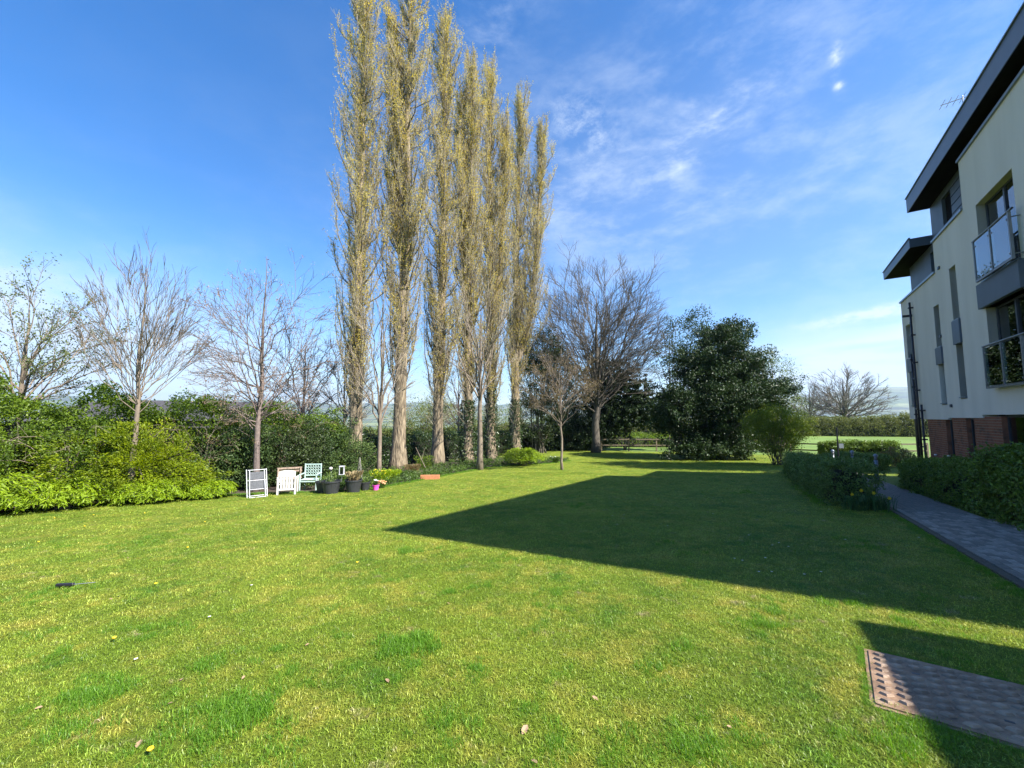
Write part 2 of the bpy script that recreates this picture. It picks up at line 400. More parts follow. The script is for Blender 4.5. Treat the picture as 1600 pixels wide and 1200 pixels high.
def lawn_nodes(n, l):
    """world-space patches shared by the turf and the blades: returns a colour socket"""
    g = n.new('ShaderNodeNewGeometry')
    def noise(sc, det=4, ro=.55, off=0):
        mp = n.new('ShaderNodeMapping'); mp.inputs['Location'].default_value = (off, off * 2, 0); l.new(g.outputs['Position'], mp.inputs[0])
        t = n.new('ShaderNodeTexNoise'); t.inputs['Scale'].default_value = sc; t.inputs['Detail'].default_value = det
        t.inputs['Roughness'].default_value = ro; l.new(mp.outputs[0], t.inputs[0]); return t.outputs[0]
    def rng(x, a, b):
        m = n.new('ShaderNodeMapRange'); m.inputs[1].default_value = a; m.inputs[2].default_value = b; l.new(x, m.inputs[0]); return m.outputs[0]
    def mixc(f, a, b):
        m = n.new('ShaderNodeMix'); m.data_type = 'RGBA'; l.new(f, m.inputs[0])
        for i, c in ((6, a), (7, b)):
            if isinstance(c, tuple): m.inputs[i].default_value = (*c, 1)
            else: l.new(c, m.inputs[i])
        return m.outputs[2]
    base = mixc(rng(noise(.55, 5, .6), .35, .68), (.145, .235, .016), (.26, .335, .03))
    yel = mixc(rng(noise(2.2, 9, .78, 7), .47, .70), base, (.40, .37, .055))
    grn = mixc(rng(noise(1.5, 7, .7, 19), .56, .68), yel, (.085, .20, .012))
    brn = mixc(rng(noise(3.3, 8, .75, 31), .60, .72), grn, (.40, .32, .17))
    return brn, noise, rng, mixc
def m_lawn():
    m, n, l, b = nodes_mat('turf')
    c, noise, rng, mixc = lawn_nodes(n, l)
    f = noise(28, 8, .8, 3)
    c2 = mixc(rng(f, .35, .65), (.06, .075, .012), c)
    c3 = mixc(rng(noise(60, 6, .8, 13), .60, .72), c2, (.22, .20, .09))
    l.new(c3, b.inputs['Base Color']); b.inputs['Roughness'].default_value = .9; b.inputs['Specular IOR Level'].default_value = .15
    bp = n.new('ShaderNodeBump'); bp.inputs['Strength'].default_value = .9; bp.inputs['Distance'].default_value = .04
    l.new(noise(45, 10, .8, 5), bp.inputs['Height']); l.new(bp.outputs[0], b.inputs['Normal'])
    return m
def m_blade():
    m, n, l, b = nodes_mat('grass blade')
    c, noise, rng, mixc = lawn_nodes(n, l)
    at = n.new('ShaderNodeAttribute'); at.attribute_name = 'v'
    r = ramp_node(n, [(0, (.60, .62, .5)), (1, (2.4, 2.3, 4.0)), (.5, (1.0, 1.0, 1.0)), (.8, (1.45, 1.38, 1.6)), (.25, (.7, .72, .6))]); l.new(at.outputs['Fac'], r.inputs[0])  # palest blades: dry thatch, plus sun glints put into the colour
    mm = n.new('ShaderNodeMix'); mm.data_type = 'RGBA'; mm.blend_type = 'MULTIPLY'; mm.inputs[0].default_value = 1
    l.new(c, mm.inputs[6]); l.new(r.outputs[0], mm.inputs[7])
    l.new(mm.outputs[2], b.inputs['Base Color']); b.inputs['Roughness'].default_value = .45; b.inputs['Specular IOR Level'].default_value = .45
    tr = n.new('ShaderNodeBsdfTranslucent'); mxs = n.new('ShaderNodeMixShader'); mxs.inputs[0].default_value = .4
    l.new(mm.outputs[2], tr.inputs[0]); l.new(b.outputs[0], mxs.inputs[1]); l.new(tr.outputs[0], mxs.inputs[2]); l.new(mxs.outputs[0], n['Material Output'].inputs[0])
    return m
M['lawn'] = m_lawn(); M['blade'] = m_blade(); M['long_blade'] = leafmat('long grass blade', [(.07, .17, .012), (.12, .27, .018), (.20, .36, .04)], .45, .45, .4)
M['field'] = mat('pasture', (.11, .18, .02), (.08, .13, .015), .15, .95, c3=(.14, .20, .03))
def m_hill():
    m, n, l, b = nodes_mat('distant farmland')
    g = n.new('ShaderNodeNewGeometry')
    v = n.new('ShaderNodeTexVoronoi'); v.inputs['Scale'].default_value = .0035; l.new(g.outputs['Position'], v.inputs[0])
    t = n.new('ShaderNodeTexNoise'); t.inputs['Scale'].default_value = .004; t.inputs['Detail'].default_value = 8; l.new(g.outputs['Position'], t.inputs[0])
    r = ramp_node(n, [(0, (.05, .08, .03)), (1, (.20, .24, .08)), (.4, (.10, .14, .04)), (.7, (.15, .16, .08))]); 
    sx = n.new('ShaderNodeSeparateColor'); l.new(v.outputs['Color'], sx.inputs[0]); l.new(sx.outputs[0], r.inputs[0])
    mx_ = n.new('ShaderNodeMix'); mx_.data_type = 'RGBA'; mr = n.new('ShaderNodeMapRange'); mr.inputs[1].default_value = .5; mr.inputs[2].default_value = .58
    l.new(t.outputs[0], mr.inputs[0]); l.new(mr.outputs[0], mx_.inputs[0]); l.new(r.outputs[0], mx_.inputs[6]); mx_.inputs[7].default_value = (.035, .05, .025, 1)
    l.new(mx_.outputs[2], b.inputs['Base Color']); b.inputs['Roughness'].default_value = 1; return m
M['hill'] = m_hill()

# ------------------------------------------------------------------ ground
def polar(name, radii, a0, a1, na, material, label):
    an = np.radians(np.linspace(a0, a1, na)); R_, A_ = np.meshgrid(radii, an, indexing='ij')
    x = R_ * np.sin(A_); y = R_ * np.cos(A_)
    az_ = A_; z = gz(x, y)
    V = np.stack([x, y, z], -1).reshape(-1, 3); nr = len(radii)
    i, j = np.meshgrid(np.arange(nr - 1), np.arange(na - 1), indexing='ij')
    a = (i * na + j).ravel(); Fq = np.stack([a, a + 1, a + na + 1, a + na], 1)
    o = mesh(name, V, Fq, material, smooth=True); return tag(o, label, kind='structure')
polar('lawn', np.concatenate([[0.02], np.linspace(.5, 46, 130)]), -180, 180, 181, M['lawn'], 'mown lawn with moss and clover patches, sloping away')
polar('field', np.concatenate([[46], np.geomspace(48, 1400, 60)]), -180, 180, 181, M['field'], 'green pasture beyond the garden fence')
polar('hills', np.concatenate([[1400], np.linspace(1500, 9000, 110)]), -180, 180, 721, M['hill'], 'blue hazy hills on the horizon')

# ------------------------------------------------------------------ building
BZ = -TH
bld = empty('apartment_building', (0, 0, 0), BZ, 'cream rendered block of flats with brick ground floor and dark grey roofs', 'building')
# local frame: x = q (away from the lawn), y = t (along the facade), z up
WQ, WB = 4.85, 14.5
T0 = 5.6
def wall_with_holes(name, q0, q1, t0, t1, z0, z1, holes, m, parent):
    """a wall slab cut into boxes round rectangular openings (t0,t1,z0,z1)"""
    ts = sorted({t0, t1, *[h[0] for h in holes], *[h[1] for h in holes]}); ts = [t for t in ts if t0 <= t <= t1]
    bs = []
    for a, b in zip(ts[:-1], ts[1:]):
        hz = sorted([(h[2], h[3]) for h in holes if h[0] <= a + 1e-6 and h[1] >= b - 1e-6])
        z = z0
        for c, d in hz:
            if c > z: bs.append((q0, q1, a, b, z, c))
            z = max(z, d)
        if z < z1: bs.append((q0, q1, a, b, z, z1))
    # outer faces only, welded: build from a bmesh so no inner faces are left
    import bmesh
    bm = bmesh.new()
    V, Fq = boxes(bs); vs = [bm.verts.new(v) for v in V]
    for f in Fq: bm.faces.new([vs[i] for i in f])
    bmesh.ops.remove_doubles(bm, verts=bm.verts, dist=1e-5)
    me = bpy.data.meshes.new(name); bm.to_mesh(me); bm.free(); me.materials.append(m)
    o = bpy.data.objects.new(name, me); return link(o, parent)
slots = [(22.35, 23.0, 2.0, 5.42, 3.45, 4.0), (18.98, 19.5, 2.0, 5.42, 3.38, 3.95), (17.3, 17.82, 2.14, 6.25, 3.83, 4.56)]
bigwin = [(13.62, 15.58, 5.15, 7.32), (13.62, 15.58, 2.35, 4.48)]
more = [(9.0, 11.0, 5.15, 7.32), (9.0, 11.0, 2.35, 4.48), (7.0, 7.5, 2.1, 6.2)]
holesA = [s[:4] for s in slots[:2]]
TW = .30
# far, lower section (A), middle section (B), near tall section (C)
wall_with_holes('cream_wall', WQ, WQ + TW, 19.02, 23.45, 1.5, 6.50, [(22.35, 23.0, 2.0, 5.42), (19.02, 19.5, 2.0, 5.42)], M['cream'], bld)
wall_with_holes('cream_wall', WQ, WQ + TW, 16.40, 19.02, 1.56, 7.56, [(18.98, 19.02, 2.0, 5.42), (17.3, 17.82, 2.14, 6.25)], M['cream'], bld)
wall_with_holes('cream_wall', WQ, WQ + TW, T0, 16.40, 1.65, 9.00, bigwin + more, M['cream'], bld)
# end wall over the open corner, underside, back walls
box('end_wall', (WQ + TW, WB, 23.15, 23.45, 1.5, 6.50), M['cream'], bld)
box('end_wall', (WQ + TW, WB, T0, T0 + .3, -.6, 9.30), M['cream'], bld)
box('back_wall', (WB, WB + .3, T0, 23.45, -2.2, 9.30), M['cream'], bld)
box('underside', (WQ + TW, 13.0, 21.3, 23.15, 1.5, 1.62), M['cream'], bld)
# ceilings and floors that keep the rooms dark
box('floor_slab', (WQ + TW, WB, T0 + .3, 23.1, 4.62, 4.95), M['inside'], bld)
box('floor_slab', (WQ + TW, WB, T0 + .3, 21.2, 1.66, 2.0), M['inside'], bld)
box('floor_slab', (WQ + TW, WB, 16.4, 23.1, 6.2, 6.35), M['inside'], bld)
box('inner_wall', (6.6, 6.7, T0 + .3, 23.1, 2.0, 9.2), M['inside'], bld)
for a, b, z, n_ in ((16.40, 19.02, 7.56, 0), (T0, 16.40, 9.00, 1), (19.02, 23.47, 6.50, 2)):
    box('coping', (WQ - .05, WQ + TW + .05, a + .0015, b - .0015, z, z + .07), M['coping'], bld)
# penthouse cladding
wall_with_holes('clad_wall', 5.2, 5.35, 16.40, 20.36, 7.0, 9.34, [(18.4, 19.2, 8.15, 9.1)], M['grey_clad'], bld)
wall_with_holes('clad_wall', 5.2, 5.35, 20.36, 23.86 - .5, 6.3, 7.98, [(20.4, 20.75, 6.95, 7.7)], M['grey_clad'], bld)
box('clad_wall', (5.35, WB, 23.2, 23.36, 6.5, 7.98), M['grey_clad'], bld)
box('clad_wall', (5.35, WB, 20.2, 20.36, 7.0, 9.34), M['grey_clad'], bld)
for k in range(6):   # shadow gaps between the cladding boards
    z = 7.62 + k * .29
    box('cladding_joint', (5.19, 5.205, 16.42, 18.38 if 8.1 < z < 9.12 else 20.34, z, z + .012), M['soffit'], bld)
# roofs: upper over C and B, lower over A, each with a soffit and a fascia
def roof(t0, t1, zb, zt, q0=4.6):
    r = box('roof', (q0 + .02, WB + .6, t0 + .02, t1 - .02, zb + .05, zt - .04), M['roof'], bld)
    box('fascia', (q0, q0 + .02, t0, t1, zb, zt), M['fascia'], r)
    box('fascia', (q0 + .02, WB + .6, t1 - .02, t1, zb, zt), M['fascia'], r)
    box('fascia', (q0 + .02, WB + .6, t0, t0 + .02, zb, zt), M['fascia'], r)
    box('soffit', (q0 + .02, WB + .6, t0 + .02, t1 - .02, zb + .01, zb + .04), M['soffit'], r)
    box('drip_edge', (q0 - .03, q0 + .03, t0 - .03, t1 + .03, zt + .002, zt + .035), M['coping'], r)
roof(5.5, 20.42, 9.33, 9.87)
roof(20.44, 24.7, 7.98, 8.32)
box('roof_band', (4.6, 4.64, 16.5, 20.40, 7.98 - .25, 8.26), M['fascia'], bld) if False else None
# windows
def window(t0, t1, z0, z1, q, mull=(), curtain=False, slot=False, trans=()):
    w_ = box('window', [(q, q + .06, t0, t0 + .06, z0, z1), (q, q + .06, t1 - .06, t1, z0, z1), (q, q + .06, t0 + .06, t1 - .06, z1 - .06, z1), (q, q + .06, t0 + .06, t1 - .06, z0, z0 + .07)] +
             [(q - .01, q + .07, m_ - .035, m_ + .035, z0 + .07, z1 - .06) for m_ in mull] +
             [(q - .005, q + .065, t0 + .06, t1 - .06, m_ - .03, m_ + .03) for m_ in trans], M['frame'], bld)
    ed = [t0 + .06] + [x for m_ in mull for x in (m_ - .035, m_ + .035)] + [t1 - .06]
    for a, b in zip(ed[::2], ed[1::2]):
        box('pane', (q + .02, q + .03, a, b, z0 + .07, z1 - .06), M['pane'], w_)
    box('reveal', [(WQ + .002, q, t1, t1 + .001, z0, z1)], M['cream'], w_)
    box('sill', (WQ - .04, q, t0 + .002, t1 - .002, z0 - .001, z0 + .03), M['coping'], w_)
    if curtain:
        n_ = 40; y = np.linspace(t0 + .1, t0 + (t1 - t0) * .62, n_); x = q + .16 + .035 * np.sin(np.arange(n_) * 1.3)
        V = np.concatenate([np.stack([x, y, np.full(n_, z0 + .05)], 1), np.stack([x, y, np.full(n_, z1 - .05)], 1)])
        Fq = np.array([[i, i + 1, n_ + i + 1, n_ + i] for i in range(n_ - 1)])
        mesh('curtain', V, Fq, M['curtain'], w_, smooth=True)
    return w_
window(13.62, 15.58, 5.18, 7.32, 5.02, (14.55,), True)
window(13.62, 15.58, 2.38, 4.48, 5.02, (14.55,))
window(9.0, 11.0, 5.18, 7.32, 5.02, (10.0,)); window(9.0, 11.0, 2.38, 4.48, 5.02, (10.0,)); window(7.0, 7.5, 2.13, 6.2, 5.02)
for t0, t1, z0, z1, p0, p1 in slots:
    window(t0, t1, z0 + .03, p0, 5.06); window(t0, t1, p1, z1, 5.06, (), False, True, ((p1 + z1) / 2,))
    box('spandrel_panel', (WQ - .05, 5.12, t0 - .03, t1 + .03, p0, p1), M['fascia'], bld, .005)
box('spandrel_panel', (WQ - .10, 5.1, 13.5, 15.72, 4.48, 5.14), M['grey_clad'], bld, .008)
box('spandrel_panel', (WQ - .10, 5.1, 8.9, 11.1, 4.48, 5.14), M['grey_clad'], bld, .008)
box('window', (5.29, 5.33, 18.4, 19.2, 8.15, 9.1), M['soffit'], bld); box('window', (5.29, 5.33, 20.4, 20.75, 6.95, 7.7), M['soffit'], bld)
# open casement seen in the tall slot
# Juliet balconies
def balcony(t0, t1, z0, z1, q=4.66):
    b_ = box('balcony', [(q, q + .05, t0, t0 + .05, z0, z1), (q, q + .05, t1 - .05, t1, z0, z1), (q, q + .05, (t0 + t1) / 2 - .022, (t0 + t1) / 2 + .022, z0, z1),
                         (q, q + .05, t0 + .05, t1 - .05, z0, z0 + .05)], M['steel'], bld)
    V, Fq = tubes([[q + .03, t0 - .12, z1 + .03, q + .03, t1 + .06, z1 + .03, .025, .025]], 10); mesh('handrail', V, Fq, M['steel'], b_, smooth=True)
    mid = (t0 + t1) / 2
    for a, b in ((t0 + .07, mid - .04), (mid + .04, t1 - .07)):
        box('glass_panel', (q + .015, q + .027, a, b, z0 + .07, z1 - .03), M['balcony_glass'], b_)
    for tt in (t0 + .02, t1 - .02):
        for zz in (z0 + .12, z1 - .12):
            V, Fq = tubes([[q + .05, tt, zz, WQ, tt, zz, .014, .014]], 6); mesh('bracket', V, Fq, M['steel'], b_)
    for tt in (t0 + .11, mid - .09, mid + .09, t1 - .11):
        for zz in (z0 + .15, z1 - .15): box('clamp', (q + .005, q + .045, tt - .02, tt + .02, zz - .02, zz + .02), M['steel'], b_)
balcony(13.45, 15.40, 5.15, 6.25); balcony(13.45, 15.40, 2.32, 3.40); balcony(8.9, 11.1, 5.15, 6.25); balcony(8.9, 11.1, 2.32, 3.40)
# brick ground floor
def brickwall(name, t0, t1, zb, zt, q, parent, end=None):
    wl = box(name, (q + .012, q + .3, t0, t1, zb, zt), M['mortar'], parent)
    bs = []; rs = np.random.RandomState(int(t0 * 100)); row = 0; z = zt - .068
    while z > zb - .05:
        y = t0 - (.1125 if row % 2 else 0)
        while y < t1:
            a, b = max(y, t0 + .001), min(y + .215, t1 - .001)
            if b - a > .04:
                d = rs.uniform(-.002, .002); bs.append((q + d, q + .05, a, b, z, z + .065))
            y += .225
        z -= .075; row += 1
    V, Fq = boxes(bs); v = np.repeat(rs.rand(len(bs)), 6)
    o = mesh('bricks', V, Fq, M['brick'], wl, attr=v); o['kind'] = 'stuff'
    box('reveal', (q + .003, q + .3, t0 - .014, t0 - .001, zb, zt - .002), M['brick'], wl)
    if end == 'far':
        bs = []
        for r_ in range(36):
            x = q + .06 - (.1125 if r_ % 2 else 0)
            while x < q + 3:
                bs.append((max(x, q + .056), x + .215, t1, t1 + .01, zt - .068 - r_ * .075, zt - .003 - r_ * .075)); x += .225
        V, Fq = boxes(bs); o = mesh('bricks', V, Fq, M['brick'], wl); o['kind'] = 'stuff'
    return wl
QB = WQ + .03
for a, b, zt in ((19.42, 21.3, 1.499), (17.7, 18.80, 1.559), (15.44, 17.12, 1.60)):
    brickwall('brick_wall', a, b, -1.5, zt, QB, bld, 'far' if a == 19.42 else None)
brickwall('brick_wall', T0, 11.4, -1.0, 1.64, QB, bld)
box('brick_wall', (QB + .3, WB, 21.0, 21.28, -1.8, 1.499), M['brick'], bld)
def gwin(t0, t1, zt):
    w_ = box('window', [(QB + .1, QB + .16, t0, t0 + .06, -1.4, zt), (QB + .1, QB + .16, t1 - .06, t1, -1.4, zt), (QB + .1, QB + .16, t0 + .06, t1 - .06, zt - .06, zt)], M['frame'], bld)
    box('pane', (QB + .12, QB + .13, t0 + .06, t1 - .06, -1.4, zt - .06), M['pane'], w_)
gwin(18.80, 19.42, 1.499); gwin(17.12, 17.7, 1.559); gwin(13.4, 15.44, 1.64); gwin(11.4, 13.4, 1.64)
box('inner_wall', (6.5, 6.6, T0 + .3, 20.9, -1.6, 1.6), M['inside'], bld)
box('corner_post', (WQ + .05, WQ + .17, 23.0, 23.12, -1.9, 1.5), M['black_pipe'], bld)
# downpipes
def pipe(t, ztop, q=WQ - .09):
    zb = -1.45
    V, Fq = tube_path([(q, t, zb), (q, t, ztop)], [.034, .034], 10); p = mesh('downpipe', V, Fq, M['black_pipe'], bld, smooth=True)
    z = ztop - .25
    while z > zb: box('pipe_clip', (q - .055, WQ, t - .055, t + .055, z, z + .05), M['black_pipe'], p); z -= 1.1
pipe(21.78, 6.16); pipe(22.12, 4.11); pipe(21.36, 2.06)
V, Fq = tubes([[WQ - .09, 21.82, 3.1, WQ - .09, 22.1, 3.1, .03, .03], [WQ - .09, 21.82, 1.9, WQ - .09, 22.1, 1.9, .03, .03]], 8); mesh('pipe_link', V, Fq, M['black_pipe'], bld)
for t, z in ((19.0, 4.3), (18.6, 6.55), (18.6, 2.05 - .1), (21.9 + .3, 5.4)):
    box('wall_vent', (WQ - .04, WQ, t - .07, t + .07, z - .05, z + .05), M['frame'], bld, .01)
box('flood_light', (WQ - .28, WQ, 21.95, 22.05, 5.62, 5.70), M['black_pipe'], bld)
# meter boxes against the brick
mb = box('meter_box', [(WQ - .24, WQ + .02, 20.5, 21.1, -1.30, .02), (WQ - .22, WQ + .02, 19.75, 20.3, -1.30, -.15)], M['frame'], bld, .02)
box('label_plate', (WQ - .245, WQ - .241, 20.62, 20.95, -.28, -.05), M['coping'], mb)
# television aerial on the upper roof
_r = ray(1504, 152); _k = 6.6 / float(_r[:2] @ NV); _p = _r * _k + (0, 0, EYE); AZT = _p[2] - 9.86
ae = empty('tv_aerial', (_p[0], _p[1], 9.83), BZ, 'small rooftop television aerial standing on the upper grey roof', 'aerial')
V, Fq = tubes([[0, 0, 0, 0, 0, AZT + .1, .02, .02]], 6); mesh('mast', V, Fq, M['wire'], ae)
V, Fq = tubes([[-.6, 0, AZT - .035, .6, 0, AZT + .035, .014, .014]], 6); mesh('boom', V, Fq, M['wire'], ae)
for k in range(7):
    xx = -.55 + k * .18; V, Fq = tubes([[xx, -.3, AZT - .03 + k * .01, xx, .3, AZT - .03 + k * .01, .010, .010]], 5); mesh('rod', V, Fq, M['wire'], ae)
# unseen low flat-roofed block beside the camera, shaped so its shadow crosses the steel cover
lo = empty('shadow_block', (0, 0, 0), BZ, 'unseen low flat roofed outbuilding shaped to shade the steel cover', 'outbuilding')
box('wall', [(4.95, 9.0, .6, 4.8, -.5, 3.73)], M['cream'], lo); box('roof', (4.85, 9.1, .5, 4.9, 3.732, 3.90), M['fascia'], lo)

# ------------------------------------------------------------------ path of block pavers
PATHN = Vector((.074 * -.203, .074 * .979, 1)).normalized()   # the lawn's slope where the path runs
def pathw(t): return 3.45 + 1.4 * float(sstep(12.0, 9.5, t)) if t < 12 else 3.45
V = []; ts = np.linspace(4.0, 34, 60)
for t in ts:
    for q in (2.18, 3.47 + 1.4 * float(1 - sstep(9.5, 12.2, t))):
        x, y = qt(q, t); V.append((x, y, gzf(x, y) + .006))
Fq = np.array([[2 * i, 2 * i + 1, 2 * i + 3, 2 * i + 2] for i in range(len(ts) - 1)])
path = tag(mesh('path', V, Fq, M['joint']), 'grey block paved path curving behind the clipped hedge', kind='structure')
pv, pf = boxes([(-.0955, .0955, -.0455, .0455, -.03, .022)])
pave = mesh('paver', pv, pf, M['paver'], path); pm = pave.data
mbv = pave.modifiers
rs = np.random.RandomState(4)
cand = []
t = 4.2; row = 0
while t < 33:
    qmax = 3.45 + 1.4 * float(1 - sstep(9.5, 12.2, t))
    q = 2.3 + (.05 if row % 2 else 0)
    # courses laid along the path: long side of each paver runs with t
    while q < qmax:
        cand.append((q, t + (.1 if int(round((q - 2.3) / .1)) % 2 else 0))); q += .1
    t += .2
cand = [(q, t) for q, t in cand]
def vis(q, t):
    x, y = qt(q, t); return y > .3 and x / max(y, .01) < 1.32
near = sorted([c for c in cand if vis(*c)], key=lambda c: c[1])
first = True; rest = []
# orientation: local x along the path
ang = math.radians(90) - TH
for i, (q, t) in enumerate(near):
    x, y = qt(q, t); z = gzf(x, y) + rs.uniform(-.0015, .0015)
    if i < 300:
        o = pave if i == 0 else bpy.data.objects.new('paver', pm)
        if i: link(o, path)
        X = Vector((AV[0], AV[1], 0)); X = (X - PATHN * X.dot(PATHN)).normalized(); Y = PATHN.cross(X)
        mt = Matrix((X, Y, PATHN)).transposed().to_4x4(); mt.translation = (x, y, z)
        o.matrix_world = mt @ Matrix.Rotation(rs.uniform(-.01, .01), 4, 'Z')
    else: rest.append((x, y, z))
Vb = []; Fb = []
for i, (x, y, z) in enumerate(rest):
    c, s = AV[0], AV[1]
    zz = [gzf(x + AV[0] * .09, y + AV[1] * .09) - gzf(x, y)]
    for (px, py, pz) in pv:
        wx, wy = x + c * px - s * py * -1 * -1, y + s * px + c * py
        Vb.append((wx, wy, z + pz + zz[0] * px / .09))
    Fb.append(pf + 8 * i)
rp = mesh('paving', np.array(Vb), np.concatenate(Fb), M['paver'], path); rp['kind'] = 'stuff'
# edging strip between lawn and path
x0, y0 = qt(2.16, 4.2)
Vv = []; Ff = []
for i, t in enumerate(np.arange(4.2, 20, .45)):
    for (qq, tt, dz) in ((2.13, t, -.05), (2.19, t, -.05), (2.19, t + .44, -.05), (2.13, t + .44, -.05), (2.13, t, .028), (2.19, t, .028), (2.19, t + .44, .028), (2.13, t + .44, .028)):
        x, y = qt(qq, tt); Vv.append((x, y, gzf(x, y) + dz))
    Ff.append(BOXF + 8 * i)
mesh('edging', np.array(Vv), np.concatenate(Ff), M['joint'], path)

# ------------------------------------------------------------------ steel access cover
x, y = qt(.885, 3.72)
cov = empty('access_cover', (x, y, gzf(x, y) + .004), 0, 'rust brown steel access cover with raised diamond treads set in the lawn', 'access cover')
X = Vector((NV[0], NV[1], 0)); X = (X - PATHN * X.dot(PATHN)).normalized(); Yv = PATHN.cross(X)
mt = Matrix((X, Yv, PATHN)).transposed().to_4x4(); mt.translation = cov.location; cov.matrix_world = mt @ Matrix.Rotation(math.radians(-6), 4, 'Z')
import bmesh
def plate(name, w_, h_, r_, z0, z1, material, parent):
    bm = bmesh.new(); vs = []
    for cx, cy, a0 in ((w_, h_, 0), (-w_, h_, 90), (-w_, -h_, 180), (w_, -h_, 270)):
        rr = r_ if (cx > 0 and cy > 0) else .015
        sx = cx - math.copysign(rr, cx); sy = cy - math.copysign(rr, cy)
        for k in range(5):
            a = math.radians(a0 + k * 22.5); vs.append(bm.verts.new((sx + rr * math.cos(a), sy + rr * math.sin(a), z0)))
    f = bm.faces.new(vs); ex = bmesh.ops.extrude_face_region(bm, geom=[f])
    for v in [g for g in ex['geom'] if isinstance(g, bmesh.types.BMVert)]: v.co.z = z1
    bmesh.ops.recalc_face_normals(bm, faces=bm.faces)
    me = bpy.data.meshes.new(name); bm.to_mesh(me); bm.free(); me.materials.append(material)
    return link(bpy.data.objects.new(name, me), parent)
plate('frame', .43, .43, .07, -.05, .004, M['rust'], cov)
lid = plate('lid', .405, .405, .06, -.02, .012, M['rust'], cov)
Vv = []; Ff = []; k = 0
for i in range(9):
    for j in range(9):
        cx = -.345 + i * .086; cy = -.345 + j * .086 + (.043 if i % 2 else 0)
        if abs(cy) > .37 or (cx > .28 and cy > .3) or (i, j) in ((2, 6), (6, 2)): continue
        pts = [(-.036, -.006), (.0, -.024), (.036, .006), (.0, .024)]     # a raised lozenge
        for z_, sc in ((.011, 1.15), (.026, .80)):
            for px, py in pts: Vv.append((cx + px * sc, cy + py * sc, z_))
        Ff.append(BOXF + 8 * k); k += 1
mesh('tread_pattern', np.array(Vv), np.concatenate(Ff), M['stud'], cov)['kind'] = 'stuff'
for b_ in ((-.19, -.15, .16, .18, .0121, .0135), (.15, .19, -.18, -.16, .0121, .0135)): box('lifting_hole', b_, M['black_pipe'], cov)

# ------------------------------------------------------------------ woody plants
def bez(p0, p1, p2, n):
    t = np.linspace(0, 1, n)[:, None]; return (1 - t) ** 2 * p0 + 2 * t * (1 - t) * p1 + t * t * p2
def path_segs(pts, r0, r1):
    n = len(pts) - 1; r = np.linspace(r0, r1, n + 1)
    return [[*pts[i], *pts[i + 1], r[i], r[i + 1]] for i in range(n)]
def spray(pts, rs, n, L, spread, r, out, centre=None, tmin=.25, upb=.3, segs=2, ends=None):
    """side shoots off a polyline; returns their polylines and appends segments to out"""
    res = []
    m = len(pts) - 1
    for _ in range(n):
        t = tmin + (1 - tmin) * rs.rand() ** .8; i = min(int(t * m), m - 1); f = t * m - i
        p = pts[i] * (1 - f) + pts[i + 1] * f
        d = pts[i + 1] - pts[i]; d /= np.linalg.norm(d) + 1e-9
        v = rs.randn(3); v -= d * (v @ d); v /= np.linalg.norm(v) + 1e-9
        if centre is not None:
            o = p - centre; o[2] *= .4; o /= np.linalg.norm(o) + 1e-9; v = v * .8 + o * .5
        dd = d * (1 - spread) + v * spread; dd[2] += upb; dd /= np.linalg.norm(dd)
        l = L * rs.uniform(.55, 1.15) * (1.15 - .5 * t)
        q = [p]
        for k in range(segs):
            dd = dd + rs.randn(3) * .14; dd[2] += upb * .2; dd /= np.linalg.norm(dd)
            q.append(q[-1] + dd * l / segs)
        q = np.array(q); res.append(q); out += path_segs(q, r, r * .55)
        if ends is not None: ends.append(q[-1]); ends.append(q[-2] * .5 + q[-1] * .5)
    return res
